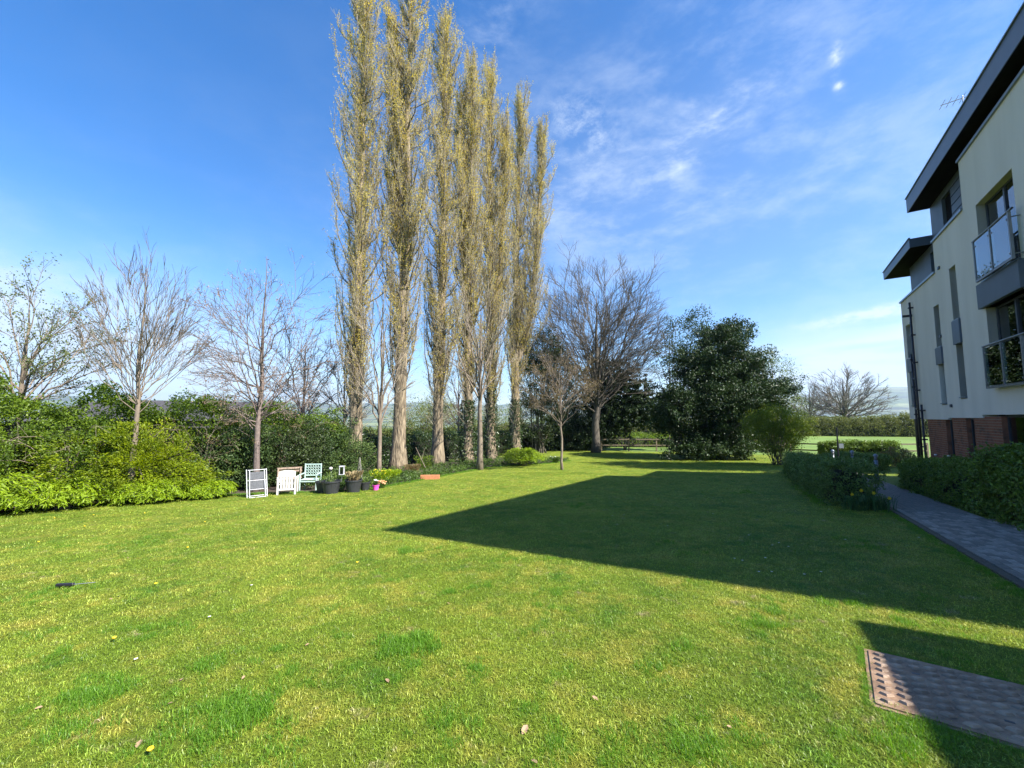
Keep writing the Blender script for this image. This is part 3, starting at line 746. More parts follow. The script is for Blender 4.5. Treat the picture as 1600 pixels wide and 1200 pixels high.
def bare_tree(name, base, top_z, rx, ry, cz, rz, label, cat='tree', bark='bark_dark', twig='twig_grey', trunk_h=2.5, r0=.3,
              limbs=26, s1=9, s2=6, s3=0, seed=1, bud=None, bud_n=0, bud_size=.06, group=None, lean=(0, 0), low=-.5, twig_r=.012, spread=.55, multi=1, upb=.3, rfac=1.0, arch=.12, zr=(.12, .55)):
    rs = np.random.RandomState(seed); base = np.array(base, float)
    t_ = empty(name, tuple(base), 0, label, cat, group)
    H = top_z - base[2]; c = np.array([base[0] + lean[0], base[1] + lean[1], cz])
    parts = []
    leaders = []
    for k in range(multi):
        a = 2 * math.pi * (k + rs.rand() * .5) / multi; off = np.array([math.cos(a), math.sin(a), 0]) * (rx * .28 if multi > 1 else 0)
        zt = top_z - (H * .06 * rs.rand() if k else 0)
        z = np.linspace(0, 1, 12)
        pts = np.stack([base[0] + (lean[0] + off[0]) * z ** 1.1 + rs.randn(12) * .02 * H / 10, base[1] + (lean[1] + off[1]) * z ** 1.1, base[2] - .2 + (zt - base[2] + .2) * z], 1)
        pts[2:-1, :2] += rs.randn(9, 2) * .003 * H
        rr = np.maximum(r0 * (1 - z) ** .9 * (.7 if k else 1), twig_r) ; rr[0] *= 1.35
        parts.append(tube_path(pts, rr, 8, .08, seed + k)); leaders.append(pts)
    V, Fs = merge(parts); mesh('trunk', localise(t_, V), Fs, M[bark], t_, smooth=True)
    big, small = [], []; ends = []
    for i in range(limbs):
        # a target spread evenly over the crown
        k = i + .5; ph = math.acos(1 - (1 - low) * k / limbs); th = math.pi * (1 + 5 ** .5) * k + rs.rand() * .6
        rr = rs.uniform(.82, 1.05)
        tgt = c + np.array([rx * math.sin(ph) * math.cos(th), ry * math.sin(ph) * math.sin(th), rz * math.cos(ph)]) * rr
        zs = base[2] + trunk_h + max(0, (tgt[2] - base[2] - trunk_h)) * rs.uniform(*zr)
        ld = leaders[i % len(leaders)]; j = np.searchsorted(ld[:, 2], zs); j = min(max(j, 1), len(ld) - 2)
        f = (zs - ld[j - 1, 2]) / (ld[j, 2] - ld[j - 1, 2]); p0 = ld[j - 1] * (1 - f) + ld[j] * f
        Ln = np.linalg.norm(tgt - p0)
        ho = (tgt - p0) * np.array([1, 1, 0]); mid = p0 + (tgt - p0) * .5 + np.array([0, 0, Ln * (arch if tgt[2] > p0[2] else abs(arch) + .1)]) + (ho * (-arch * 1.2) if arch < 0 else 0) + rs.randn(3) * Ln * .035
        pts = bez(p0, mid, tgt, 8); pts[1:-1] += rs.randn(6, 3) * Ln * .014
        rl = max(r0 * .42 * (1 - (zs - base[2]) / H * .6) * min(1, Ln / (rx * .9)) * rfac, twig_r * 1.5)
        big += path_segs(pts, rl, max(rl * .2, twig_r))
        a1 = spray(pts, rs, s1, Ln * .42, spread, max(rl * .35, twig_r * 1.4), big, c, .2, upb, 3)
        for q in a1:
            L2 = np.linalg.norm(q[-1] - q[0])
            a2 = spray(q, rs, s2, L2 * .6, spread, twig_r, small, c, .1, upb, 2, ends)
            if s3:
                for g_ in a2: spray(g_, rs, s3, L2 * .38, spread, twig_r * .7, small, c, .1, upb, 2, ends)
    V, Fs = merge([tubes(big, 4)]); mesh('limb', localise(t_, V), Fs, M[bark], t_, smooth=True)
    V, Fs = merge([tubes(small, 3)]); mesh('twigs', localise(t_, V), Fs, M[twig], t_)['kind'] = 'stuff'
    if bud:
        e = np.array(ends); idx = rs.randint(0, len(e), bud_n); P = e[idx] + rs.randn(bud_n, 3) * bud_size * 1.2
        V, Fq = leaves(P, bud_size, rs, .3, .7); o = mesh('leaves', localise(t_, V), Fq, M[bud], t_, attr=rs.rand(bud_n)); o['kind'] = 'stuff'
    return t_

def poplar(base, leaders, seed, label, R0=2.0, r0=.48, ivy_h=0, dens=1.0, z_first=3.0):
    """leaders: list of (top point, crown radius, start fraction)"""
    rs = np.random.RandomState(seed); base = np.array(base, float)
    t_ = empty('poplar_tree', tuple(base), 0, label, 'tree', 'row of tall Lombardy poplars')
    parts = []; limbs_s, twigs_s = [], []; leafP = []; lead_pts = []
    for k, (top, R, f0) in enumerate(leaders):
        top = np.array(top, float); n = 26; z = np.linspace(0, 1, n)
        if k == 0:
            pts = base + (top - base) * z[:, None]; pts[2:-1, :2] += np.cumsum(rs.randn(n - 3, 2) * .05, 0) * (1 - z[2:-1])[:, None]
            pts[0, 2] -= .3; rr = r0 * .86 * (1 - z) ** 1.0 + .02; rr[0] *= 1.5; rr[1] *= 1.08
            pts = np.insert(pts, 1, base + (top - base) * .012, 0); rr = np.insert(rr, 1, r0 * 1.22)
            parts.append(tube_path(pts, rr, 14, .10, seed)); main = pts
        else:
            H = top[2] - base[2]; zz = base[2] + H * f0
            j = np.searchsorted(main[:, 2], zz); p0 = main[j]
            pts = bez(p0, np.array([top[0], top[1], zz + H * .12]) * .8 + p0 * .2, top, n); rr = r0 * .62 * (1 - z) ** .8 + .02
            parts.append(tube_path(pts, rr, 9, .08, seed + k))
        lead_pts.append((pts, R, f0, top))
    V, Fs = merge(parts); mesh('trunk', localise(t_, V), Fs, M['bark'], t_, smooth=True)
    for (pts, R, f0, top) in lead_pts:
        H = top[2] - base[2]; zlo = base[2] + max(z_first, H * f0)
        nl = int(125 * dens * (1 - f0) * (R / 2) ** .5)
        for i in range(nl):
            u = (i + rs.rand()) / nl; z0 = zlo + (top[2] - zlo) * u * .93
            h = (z0 - base[2]) / H
            prof = R * min(1, .45 + 2.2 * max(h - .08, 0)) * max(.0, 1 - max(0, h - .55) / .50) ** .5
            th = rs.rand() * 2 * math.pi; out_ = np.array([math.cos(th), math.sin(th), 0])
            Ln = rs.uniform(3.0, 7.5) * (1.05 - .55 * h); Ln = min(Ln, top[2] - z0 + .2)
            h1 = min(1, (z0 + Ln - base[2]) / H); prof1 = R * max(.05, 1 - max(0, h1 - .55) / .52) ** .5
            re = min(prof, prof1 * 1.1) * (.12 + .84 * rs.rand() ** .8)
            j = max(1, min(np.searchsorted(pts[:, 2], z0), len(pts) - 1)); f = min(1, max(0, (z0 - pts[j - 1, 2]) / max(pts[j, 2] - pts[j - 1, 2], .01))); p0 = pts[j - 1] * (1 - f) + pts[j] * f
            je = min(np.searchsorted(pts[:, 2], z0 + Ln), len(pts) - 1); pe = pts[je].copy(); pe[2] = z0 + Ln
            e = pe + out_ * re; e[2] = z0 + Ln
            mid = p0 * .6 + e * .4 + out_ * re * .55; mid[2] = p0[2] + Ln * .28
            q = bez(p0, mid, e, 7); q[1:-1, :2] += rs.randn(5, 2) * .06
            rl = .035 + .05 * (1 - h) * rs.rand(); limbs_s += path_segs(q, rl, .014)
            for tw in range(int(30 * dens)):
                t1 = .12 + .88 * rs.rand(); a = min(int(t1 * 6), 5); g_ = t1 * 6 - a; p = q[a] * (1 - g_) + q[a + 1] * g_
                d = np.array([rs.randn() * .22, rs.randn() * .22, 1.0]) + (p - pe) * np.array([.10, .10, 0]); d /= np.linalg.norm(d)
                l = rs.uniform(.6, 1.7) * (1 - .4 * h); m_ = p + d * l * .5 + rs.randn(3) * .07
                side = np.array([rs.randn(), rs.randn(), .4]); side /= np.linalg.norm(side); m_[:2] += side[:2] * .10
                e2 = m_ + (d + rs.randn(3) * .1) * l * .5
                twigs_s.append([*p, *m_, .013, .010]); twigs_s.append([*m_, *e2, .010, .005])
                for _ in range(int(rs.poisson(6.5 * (.55 + .9 * (math.sin(z0 * .9 + th * 2 + seed) > -.2))))):
                    g2 = rs.rand(); leafP.append((m_ * (1 - g2) + e2 * g2 if rs.rand() < .6 else p * (1 - g2) + m_ * g2) + rs.randn(3) * .07)
    # short shoots up every leader, and up the bole
    main = lead_pts[0][0]
    for i in range(int(2200 * dens)):
        main, zl_, zh_ = [(l_[0], base[2] + 2.5 if n_i == 0 else l_[0][3, 2], l_[0][-2, 2]) for n_i, l_ in enumerate(lead_pts)][i % len(lead_pts)]
        z0 = rs.uniform(zl_, zh_); j = max(1, min(np.searchsorted(main[:, 2], z0), len(main) - 1))
        f = (z0 - main[j - 1, 2]) / (main[j, 2] - main[j - 1, 2]); p = main[j - 1] * (1 - f) + main[j] * f
        th = rs.rand() * 6.28; d = np.array([math.cos(th), math.sin(th), 1.5 * rs.rand() - .1]); d /= np.linalg.norm(d); p = p + d * np.array([1, 1, 0]) * .30 * (1 - (z0 - base[2]) / 36)
        l = rs.uniform(.4, 1.5); e2 = p + d * l + np.array([0, 0, .25 * l]); twigs_s.append([*p, *e2, .010, .005])
        if z0 - base[2] > 6:
            for _ in range(6): g2 = rs.rand(); leafP.append(p * (1 - g2) + e2 * g2 + rs.randn(3) * .05)
    V, Fq = tubes(limbs_s, 4); mesh('limb', localise(t_, V), Fq, M['twig_grey'], t_)
    V, Fq = tubes(twigs_s, 3); mesh('twigs', localise(t_, V), Fq, M['twig_pop'], t_)['kind'] = 'stuff'
    P = np.array(leafP); v = np.clip(rs.rand(len(P)) * .75 + .25 * np.sin(P[:, 2] * 1.3 + P[:, 0] * 2), 0, 1)
    V, Fq = leaves(P, .095, rs, .2, .65); o = mesh('leaves', localise(t_, V), Fq, M['poplar_leaf'], t_, attr=v); o['kind'] = 'stuff'
    print('poplar', len(P), len(twigs_s))
    return t_
def topz(u, v, Y): return PY(u, v, Y)
pops = [
    (553, 738, [((572, -75), 2.2, 0)], .46, 'leftmost tall poplar, trunk rising behind the dark conifer shrub'),
    (622, 733, [((645, -85), 2.2, 0), ((618, 40), 1.3, .4)], .50, 'poplar with the thickest bare trunk, above the flower bed'),
    (683, 727, [((696, 8), 1.9, 0)], .44, 'third poplar from the left, straight fluted trunk above the orange trough'),
    (730, 722, [((740, 85), 1.55, 0), ((722, 150), 1.0, .4)], .46, 'poplar forking halfway up, ivy on the foot of its trunk'),
    (767, 718, [((766, 96), 1.7, 0), ((790, 190), 1.1, .35)], .46, 'poplar with ivy clad trunk just right of the pale young tree'),
    (805, 712, [((814, 142), 1.35, 0), ((846, 195), 1.35, .25)], .50, 'rightmost poplar with two separate pointed tops'),
]
for i, (u, v, ld, r0, lab) in enumerate(pops):
    b = G(u, v); L_ = []
    for (tu, tv), R, f0 in ld:
        p = PY(tu, tv, b.y + (.3 if f0 else 0)); L_.append((tuple(p), R * b.y / 27 * 1.28, f0))
    poplar(b, L_, 11 + i, lab, r0=r0, z_first=3.2 + i % 2)

# pale young tree with bare trunk in front of the row
b = G(750, 734)
bare_tree('young_tree', b, PY(762, 470, b.y).z, 2.6, 2.2, b.z + 8.0, 4.6, 'young tree with slim pale trunk on the bed edge before the ivy clad poplars', bark='bark_light', twig='twig_pop',
          trunk_h=3.5, r0=.20, limbs=13, s1=6, s2=5, seed=31, bud='bronze_leaf', bud_n=1800, bud_size=.07, upb=.42)
b = G(878, 734)
bare_tree('young_tree', b, PY(878, 545, b.y).z, 2.4, 2.0, b.z + 4.9, 2.5, 'slim young tree with straight pole trunk standing alone in the mown lawn', bark='bark_light', twig='twig_grey',
          trunk_h=2.3, r0=.085, limbs=20, s1=9, s2=6, seed=32, bud='bronze_leaf', bud_n=4800, bud_size=.07, low=-.35, upb=.25, rfac=1.1)
b = G(932, 707)
bare_tree('oak_tree', b, PY(940, 455, b.y).z, 6.9, 6.2, PY(948, 535, b.y).z, 7.4, 'large bare spreading tree with pale bole between the dark evergreens', bark='bark_dark', twig='twig_grey',
          trunk_h=3.9, r0=.44, limbs=46, s1=10, s2=7, s3=3, seed=33, twig_r=.016, low=-.4, lean=(.35, 0), rfac=.62, upb=.2, spread=.6, arch=-.01, zr=(.02, .45))
# left garden trees
b = ground_at(203, 13.1)
bare_tree('bare_tree', b, PY(212, 418, 13.1).z, 1.75, 1.6, PY(212, 520, 13.1).z, 2.2, 'bare many stemmed tree with pale lower trunk rising out of the left shrubs', bark='bark_light', twig='twig_grey',
          trunk_h=2.8, r0=.10, limbs=32, s1=9, s2=5, seed=41, low=-.35, twig_r=.0055, upb=.30, spread=.38, rfac=.5, arch=-.05, zr=(.0, .38))
b = ground_at(399, 15.6)
bare_tree('cherry_tree', b, PY(392, 400, 15.6).z, 2.45, 2.2, PY(400, 545, 15.6).z, 3.1, 'cherry tree in pinkish bud with tiered branches behind the white folding chair', bark='bark_pink', twig='twig_grey',
          trunk_h=1.9, r0=.13, limbs=38, s1=8, s2=5, seed=42, bud='cherry_bud', bud_n=5200, bud_size=.05, low=-.75, twig_r=.0065, upb=.10, spread=.6, rfac=.6, arch=-.05, zr=(.1, .75))
b = ground_at(15, 13.5)
bare_tree('leafing_tree', b, PY(5, 452, 13.5).z, 2.6, 2.2, PY(10, 560, 13.5).z, 2.3, 'tree coming into pale green leaf at the far left edge', bark='bark_light', twig='twig_grey',
          trunk_h=2.2, r0=.12, limbs=22, s1=7, s2=5, seed=43, bud='young_leaf', bud_n=6500, bud_size=.07, low=-.4, twig_r=.006, upb=.3)
b = ground_at(592, 22.5)
bare_tree('bare_tree', b, PY(600, 440, 22.5).z, 2.0, 1.8, b.z + 6.2, 3.8, 'crooked bare sapling leaning between the first two poplars', bark='bark_light', twig='twig_pop', trunk_h=1.4, r0=.14,
          limbs=12, s1=6, s2=5, seed=44, low=-.4, twig_r=.009, upb=.4)
for (u, Y, tv, rx, sd_, lab) in ((470, 31, 520, 3.6, 51, 'reddish bare tree behind the dark conifers, right of the cherry'), (535, 36, 540, 3.4, 53, 'bare tree half hidden behind the leftmost poplar'), (716, 46, 560, 3.2, 54, 'bare tree beyond the hedge between the third and fourth poplars')):
    b = ground_at(u, Y)
    bare_tree('bare_tree', b, PY(u, tv, Y).z, rx, 2.6, (PY(u, tv, Y).z + b.z) / 2 + .9, (PY(u, tv, Y).z - b.z) / 2 - .6, lab, bark='bark_pink', twig='twig_far', trunk_h=2, r0=.16, limbs=18, s1=7, s2=5, seed=sd_,
              bud='cherry_bud', bud_n=2600, bud_size=.09, low=-.7, twig_r=.014, upb=.3)
# far field trees
b = ground_at(1322, 118)
bare_tree('field_tree', b, PY(1322, 590, 118).z, 10.5, 10, PY(1322, 634, 118).z, 10.6, 'wide bare tree standing in the hedge line of the far field', bark='bark_dark', twig='twig_far',
          trunk_h=4, r0=.8, limbs=44, s1=9, s2=7, s3=0, seed=61, low=-.3, twig_r=.03, rfac=.65, upb=.16, arch=-.06, zr=(0, .4))
b = ground_at(1268, 130)
bare_tree('field_tree', b, PY(1268, 600, 130).z, 8.5, 8, PY(1268, 630, 130).z, 6.5, 'smaller bare tree left of the wide field tree', bark='bark_dark', twig='twig_far',
          trunk_h=4, r0=.5, limbs=34, s1=9, s2=6, seed=62, low=-.5, twig_r=.03, rfac=.6, upb=.16, arch=-.06, zr=(0, .4))

def shrub(name, label, cat, blobs, n, size, m, seed, centre=None, per=26, clump_r=.28, up=.5, stem=True, inner=.5, lump=.16, group=None, aspect=.55, stems_n=10, droop=None, clip_ground=True, stem_r=.03, bark='bark_dark'):
    """blobs: list of (cx,cy,cz,rx,ry,rz) in world space; n leaves in all"""
    rs = np.random.RandomState(seed); bl = np.array(blobs, float)
    c0 = bl[:, :3].mean(0) if centre is None else np.array(centre[:3], float)
    base = np.array([c0[0], c0[1], gzf(c0[0], c0[1])])
    t_ = empty(name, tuple(base), 0, label, cat, group)
    vol = (bl[:, 3] * bl[:, 4] * bl[:, 5]) ** (2 / 3); share = vol / vol.sum(); C = []; 
    for b_, s_ in zip(bl, share):
        k = max(4, int(n / per * s_)); C.append(shell(b_[:3], b_[3:], k, rs, inner, lump))
    C = np.concatenate(C)
    g = gz(C[:, 0], C[:, 1])
    if clip_ground: C[:, 2] = np.where(C[:, 2] < g + clump_r * .4, g + clump_r * (.4 + rs.rand(len(C))), C[:, 2])
    # nearer to solid: skip clumps deep inside another blob
    P, k = clumps(C, clump_r * rs.uniform(.6, 1.3, len(C)), per, rs)
    if clip_ground:
        gp = gz(P[:, 0], P[:, 1]); P[:, 2] = np.maximum(P[:, 2], gp + .02)
    tint = rs.rand(len(C))[k] * .55 + rs.rand(len(P)) * .45
    o_ = C[k] - c0; o_[:, 2] += .0; dirs = None
    if droop is not None:
        dirs = o_ / (np.linalg.norm(o_, axis=1, keepdims=True) + 1e-6); dirs[:, 2] += droop
    V, Fq = leaves(P, size, rs, up, aspect, dirs)
    o = mesh('foliage', localise(t_, V), Fq, M[m], t_, attr=tint); o['kind'] = 'stuff'
    if stem:
        sg = []
        for _ in range(stems_n):
            e = C[rs.randint(len(C))]; s0 = base + np.array([rs.randn() * .12 * (bl[:, 3].max()), rs.randn() * .12 * bl[:, 4].max(), -.05])
            s0[2] = gzf(s0[0], s0[1]) - .05
            sg += path_segs(bez(s0, (s0 + e) / 2 + np.array([0, 0, .2 * (e[2] - s0[2])]), e, 6), stem_r, stem_r * .3)
        V, Fq = tubes(sg, 5); mesh('stem', localise(t_, V), Fq, M[bark], t_, smooth=True)
    return t_
def hedge(name, label, pts, h, wd, n, size, m, seed, cat='hedge', clump_r=.16, per=22, rough=.10, group=None, aspect=.55, up=.6, top_round=.25):
    """a clipped hedge that follows pts (x, y); leaves on sides and top, woody heart coloured dark for the shade inside"""
    rs = np.random.RandomState(seed); pts = np.array(pts, float)
    seg = np.linalg.norm(np.diff(pts, axis=0), axis=1); L = seg.sum(); cum = np.concatenate([[0], np.cumsum(seg)])
    hs_ = np.interp(np.linspace(0, 1, 200), np.linspace(0, 1, len(h)) if hasattr(h, '__len__') else [0, 1], h if hasattr(h, '__len__') else [h, h])
    b0 = pts[len(pts) // 2] if len(pts) > 2 else pts.mean(0)
    t_ = empty(name, (b0[0], b0[1], gzf(*b0)), 0, label, cat, group)
    nc = max(10, n // per)
    s = rs.rand(nc) * L; i = np.clip(np.searchsorted(cum, s) - 1, 0, len(seg) - 1)
    f = (s - cum[i]) / seg[i]; p = pts[i] * (1 - f)[:, None] + pts[i + 1] * f[:, None]
    d = (pts[i + 1] - pts[i]) / seg[i][:, None]; nn = np.stack([-d[:, 1], d[:, 0]], 1)
    hh = np.interp(s / L, np.linspace(0, 1, 200), hs_)
    # perimeter parameter: side, top, side
    per_l = 2 * hh + wd; u = rs.rand(nc) * per_l
    side = np.where(u < hh, -1, np.where(u < hh + wd, 0, 1)); 
    x = np.where(side == 0, (u - hh) - wd / 2, side * wd / 2); z = np.where(side == 0, hh, np.where(side < 0, u, u - hh - wd))
    z = np.clip(z, .05, None)
    lump_ = 1 + rough * (np.sin(s * 2.3 + seed) + np.sin(s * 5.1 + z * 3) * .6)
    shrink = 1 - top_round * np.clip((z / hh - .7) / .3, 0, 1) ** 2
    depth = 1 - rs.rand(nc) ** 2 * .45
    x = x * shrink * lump_ * np.where(side == 0, 1, depth); z = np.where(side == 0, z * (1 - (1 - depth) * .4) * (1 - .15 * (np.abs(x) / (wd / 2)) ** 2), z) * (1 + rough * .5 * (lump_ - 1) / max(rough, .01))
    # closed ends
    ne = nc // max(6, int(L / wd) * 2)
    P2 = p + nn * x[:, None]
    C = np.stack([P2[:, 0], P2[:, 1], gz(P2[:, 0], P2[:, 1]) + z], 1)
    E = []
    for pe, de, he in ((pts[0], (pts[0] - pts[1]) / seg[0], hs_[0]), (pts[-1], (pts[-1] - pts[-2]) / seg[-1], hs_[-1])):
        ne_ = int(nc * he * wd / (per_l.mean() * L) * 1.6) + 4
        ex = (rs.rand(ne_) - .5) * wd * .85; ez = rs.rand(ne_) * he * .95; out_ = rs.uniform(-.1, .12, ne_) + .1 * (1 - (2 * ex / wd) ** 2)
        q = pe + de * out_[:, None] + np.stack([-de[1] * ex, de[0] * ex], 1); E.append(np.stack([q[:, 0], q[:, 1], gz(q[:, 0], q[:, 1]) + ez], 1))
    C = np.concatenate([C] + E)
    P, k = clumps(C, clump_r * rs.uniform(.6, 1.3, len(C)), per, rs)
    P[:, 2] = np.maximum(P[:, 2], gz(P[:, 0], P[:, 1]) + .02)
    V, Fq = leaves(P, size, rs, up, aspect); tint = rs.rand(len(C))[k] * .5 + rs.rand(len(P)) * .5
    o = mesh('foliage', localise(t_, V), Fq, M[m], t_, attr=tint); o['kind'] = 'stuff'
    # woody heart: a solid core, inner shade put into its dark colour
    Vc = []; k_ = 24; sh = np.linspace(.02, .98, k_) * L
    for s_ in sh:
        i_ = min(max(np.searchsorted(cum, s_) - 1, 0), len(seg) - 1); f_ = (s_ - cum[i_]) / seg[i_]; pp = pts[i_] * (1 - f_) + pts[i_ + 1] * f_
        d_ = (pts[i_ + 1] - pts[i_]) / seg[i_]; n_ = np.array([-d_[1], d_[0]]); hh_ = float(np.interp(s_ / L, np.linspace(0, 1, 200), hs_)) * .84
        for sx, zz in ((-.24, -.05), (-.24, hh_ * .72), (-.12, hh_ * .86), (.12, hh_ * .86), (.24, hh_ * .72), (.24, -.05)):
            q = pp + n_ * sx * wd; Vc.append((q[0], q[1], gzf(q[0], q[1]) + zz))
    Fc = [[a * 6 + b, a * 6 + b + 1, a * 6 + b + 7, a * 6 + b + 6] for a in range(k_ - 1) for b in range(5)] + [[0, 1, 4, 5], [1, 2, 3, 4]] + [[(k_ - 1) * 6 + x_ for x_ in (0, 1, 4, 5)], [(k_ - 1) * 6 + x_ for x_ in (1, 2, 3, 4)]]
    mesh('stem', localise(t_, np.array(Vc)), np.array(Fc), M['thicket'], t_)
    return t_
def gb(u, Y, z0, rx, ry, rz):   # a blob whose centre stands z0 above the ground
    g = ground_at(u, Y); return (g.x, g.y, g.z + z0, rx, ry, rz)
def add_trunk(t_, base, top, r, seed, bark='bark_dark'):
    pts = np.array([np.array(base) * (1 - f) + np.array(top) * f for f in np.linspace(0, 1, 8)]); pts[1:-1, :2] += np.random.RandomState(seed).randn(6, 2) * .06
    pts[0, 2] -= .2; V, Fs = tube_path(pts, r * (1 - np.linspace(0, .75, 8)), 10, .08, seed); return mesh('trunk', localise(t_, V), Fs, M[bark], t_, smooth=True)

# big dark evergreen right of centre
b = ground_at(1105, 34.5)
def wb(u, v, Y, rx, ry, rz):
    p = PY(u, v, Y); return (p.x, p.y, p.z, rx, ry, rz)
Yh = b.y
h1 = shrub('holly_tree', 'big dark glossy evergreen tree right of the fence gap', 'tree',
      [wb(1125, 560, Yh, 3.0, 3.0, 2.8), wb(1140, 520, Yh, 1.5, 1.6, 1.2), wb(1108, 525, Yh + .5, 1.1, 1.1, .9), wb(1085, 575, Yh - .4, 2.2, 2.2, 1.7), wb(1070, 628, Yh - .8, 2.7, 2.8, 2.0), wb(1045, 655, Yh, 1.5, 1.8, 1.2),
       wb(1165, 575, Yh, 1.9, 2.0, 1.5), wb(1180, 610, Yh - .3, 2.4, 2.4, 1.7), wb(1218, 605, Yh, 1.25, 1.3, .8), wb(1200, 635, Yh, 1.6, 1.8, 1.0), wb(1130, 625, Yh - .5, 3.4, 3.4, 2.6), wb(1160, 660, Yh + .5, 2.8, 2.6, 1.9), wb(1105, 685, Yh, 3.4, 2.6, 1.6), wb(1085, 700, Yh - 1, 2.6, 2.0, 1.1), wb(1140, 700, Yh - 1, 2.6, 2.0, 1.1)], 125000, .20, 'holly', 71, (b.x, b.y, 0), per=44, clump_r=.58, inner=.25, lump=.3, stems_n=26, stem_r=.09)
add_trunk(h1, b, (b.x - .2, b.y, b.z + 7), .35, 3)
b2 = ground_at(1030, 44)
shrub('evergreen_tree', 'thin crowned evergreen leaning between the bare tree and the big dark evergreen', 'tree', [wb(1062, 520, 44, 2.0, 2.0, 2.0), wb(1045, 560, 44, 2.4, 2.0, 2.4), wb(1090, 500, 44, 1.5, 1.5, 1.5)], 5200, .20, 'evergreen', 72, (b2.x + 2, b2.y, 0), per=14, clump_r=.6, stems_n=16, stem_r=.07)
for q_, t_0, zt, rr, lab in ((15.8, 30.2, 22.5, 3.8, 'tall broad evergreen behind the flats shading the far lawn'),):
    hi = False
    x, y = qt(q_, t_0)
    tt = shrub('evergreen_tree', lab, 'tree', [(x, y, zt - 4.5, rr, rr, 4.5), (x, y, zt - 9, rr * 1.05, rr * 1.05, 6), (x + .5, y - .5, zt - (10 if hi else 14), rr, rr, 2.5 if hi else 5)], 26000, .40, 'evergreen', int(zt), (x, y, 0), per=20, clump_r=.8, lump=.08, stems_n=20, stem_r=.12)
    add_trunk(tt, (x, y, gzf(x, y)), (x, y, zt - 6), .45, 4)
# evergreens behind the oak
shrub('evergreen_tree', 'rounded dark evergreen behind the right side of the bare tree', 'tree', [wb(975, 620, 46, 3.8, 3, 3.8), wb(1005, 640, 45, 3.2, 2.6, 2.4), wb(960, 660, 46, 2.4, 2.4, 2.0), wb(950, 600, 47, 3, 2.6, 3.4), wb(955, 655, 45, 2.6, 2.2, 1.4), wb(1030, 650, 45.5, 2.0, 2, 1.4)], 62000, .24, 'holly', 73, None, per=36, stems_n=3, inner=.3, stem_r=.1)
shrub('evergreen_tree', 'dark low evergreen mass behind the bare tree trunk', 'tree', [wb(905, 650, 48, 3.8, 3, 3.2), wb(880, 675, 47, 3, 2.6, 2.2), wb(928, 672, 46, 2.6, 2.4, 2.0), wb(900, 690, 46.5, 4.4, 2.0, 1.4), wb(860, 690, 46.5, 3.4, 2.0, 1.4)], 48000, .22, 'holly', 74, None, per=36, inner=.3, clump_r=.6, stem_r=.1)
shrub('evergreen_tree', 'tall evergreen just right of the rightmost poplar', 'tree', [wb(848, 545, 42, 2.4, 2.2, 2.4), wb(838, 600, 42, 2.8, 2.4, 3.0), wb(872, 590, 43, 2.4, 2.2, 2.6), wb(840, 655, 42, 2.8, 2.4, 2.4), wb(820, 560, 42, 1.3, 1.4, 1.8)], 32000, .18, 'evergreen', 75, None, per=26, clump_r=.55, inner=.5, stem_r=.09, stems_n=18)
shrub('feathery_tree', 'pale green feathery tree peeping out behind the right of the big dark evergreen', 'tree', [wb(1210, 590, 42, 2.6, 2, 2.6), wb(1225, 640, 42, 2.6, 2, 3), wb(1195, 560, 42, 1.4, 1.4, 1.4)], 7000, .13, 'young_leaf', 76, None, per=14, clump_r=.7, stems_n=26, stem_r=.05, bark='bark_light', droop=.4)
# olive green bush at the hedge's far end
bb = G(1215, 726)
shrub('flowering_shrub', 'loose olive green shrub with bare brown stems at the far end of the clipped hedge', 'shrub',
      [wb(1212, 655, bb.y, 1.7, 1.5, 1.0), wb(1185, 665, bb.y, 1.2, 1.2, .9), wb(1240, 668, bb.y, 1.2, 1.2, 1.1), wb(1215, 690, bb.y, 1.5, 1.3, 1.1)], 26000, .085, 'olive', 77, (bb.x, bb.y, 0), per=20, clump_r=.30, stems_n=40, stem_r=.022, inner=.35)
# green trees beyond the hedge seen between the poplars
shrub('willow_tree', 'misty yellow green willow beyond the hedge between the second and third poplars', 'tree', [wb(655, 660, 62, 5.5, 4, 4.2), wb(690, 650, 62, 4, 3.5, 3.6), wb(635, 680, 62, 4, 3.5, 3)], 15000, .22, 'willow', 78, None, per=16, clump_r=.9, stems_n=40, stem_r=.08, bark='bark_light', inner=.3)
shrub('willow_tree', 'hazy olive thicket beyond the hedge behind the fifth poplar', 'tree', [wb(775, 665, 62, 4.6, 3, 3.2), wb(745, 675, 62, 3.4, 3, 2.6)], 8000, .22, 'willow', 79, None, per=14, clump_r=.9, stems_n=40, stem_r=.08, inner=.3)
shrub('field_bush', 'sunlit bush behind the fence gap', 'shrub', [wb(1000, 690, 56, 5, 2, 1.4), wb(1045, 690, 55, 3, 2, 1.6), wb(965, 692, 56, 3, 2, 1.2)], 9000, .16, 'mid', 80, None, per=18, clump_r=.5)
# hedge behind the poplars
def gxy(u, Y): g = ground_at(u, Y); return (g.x, g.y)
hedge('garden_hedge', 'dark green hedge running behind the poplar trunks', [qt(-24, 14), qt(-24, 24), qt(-24, 34), qt(-23, 42)], 2.3, 1.6, 42000, .14, 'ivy', 81, clump_r=.36, per=30, rough=.14)
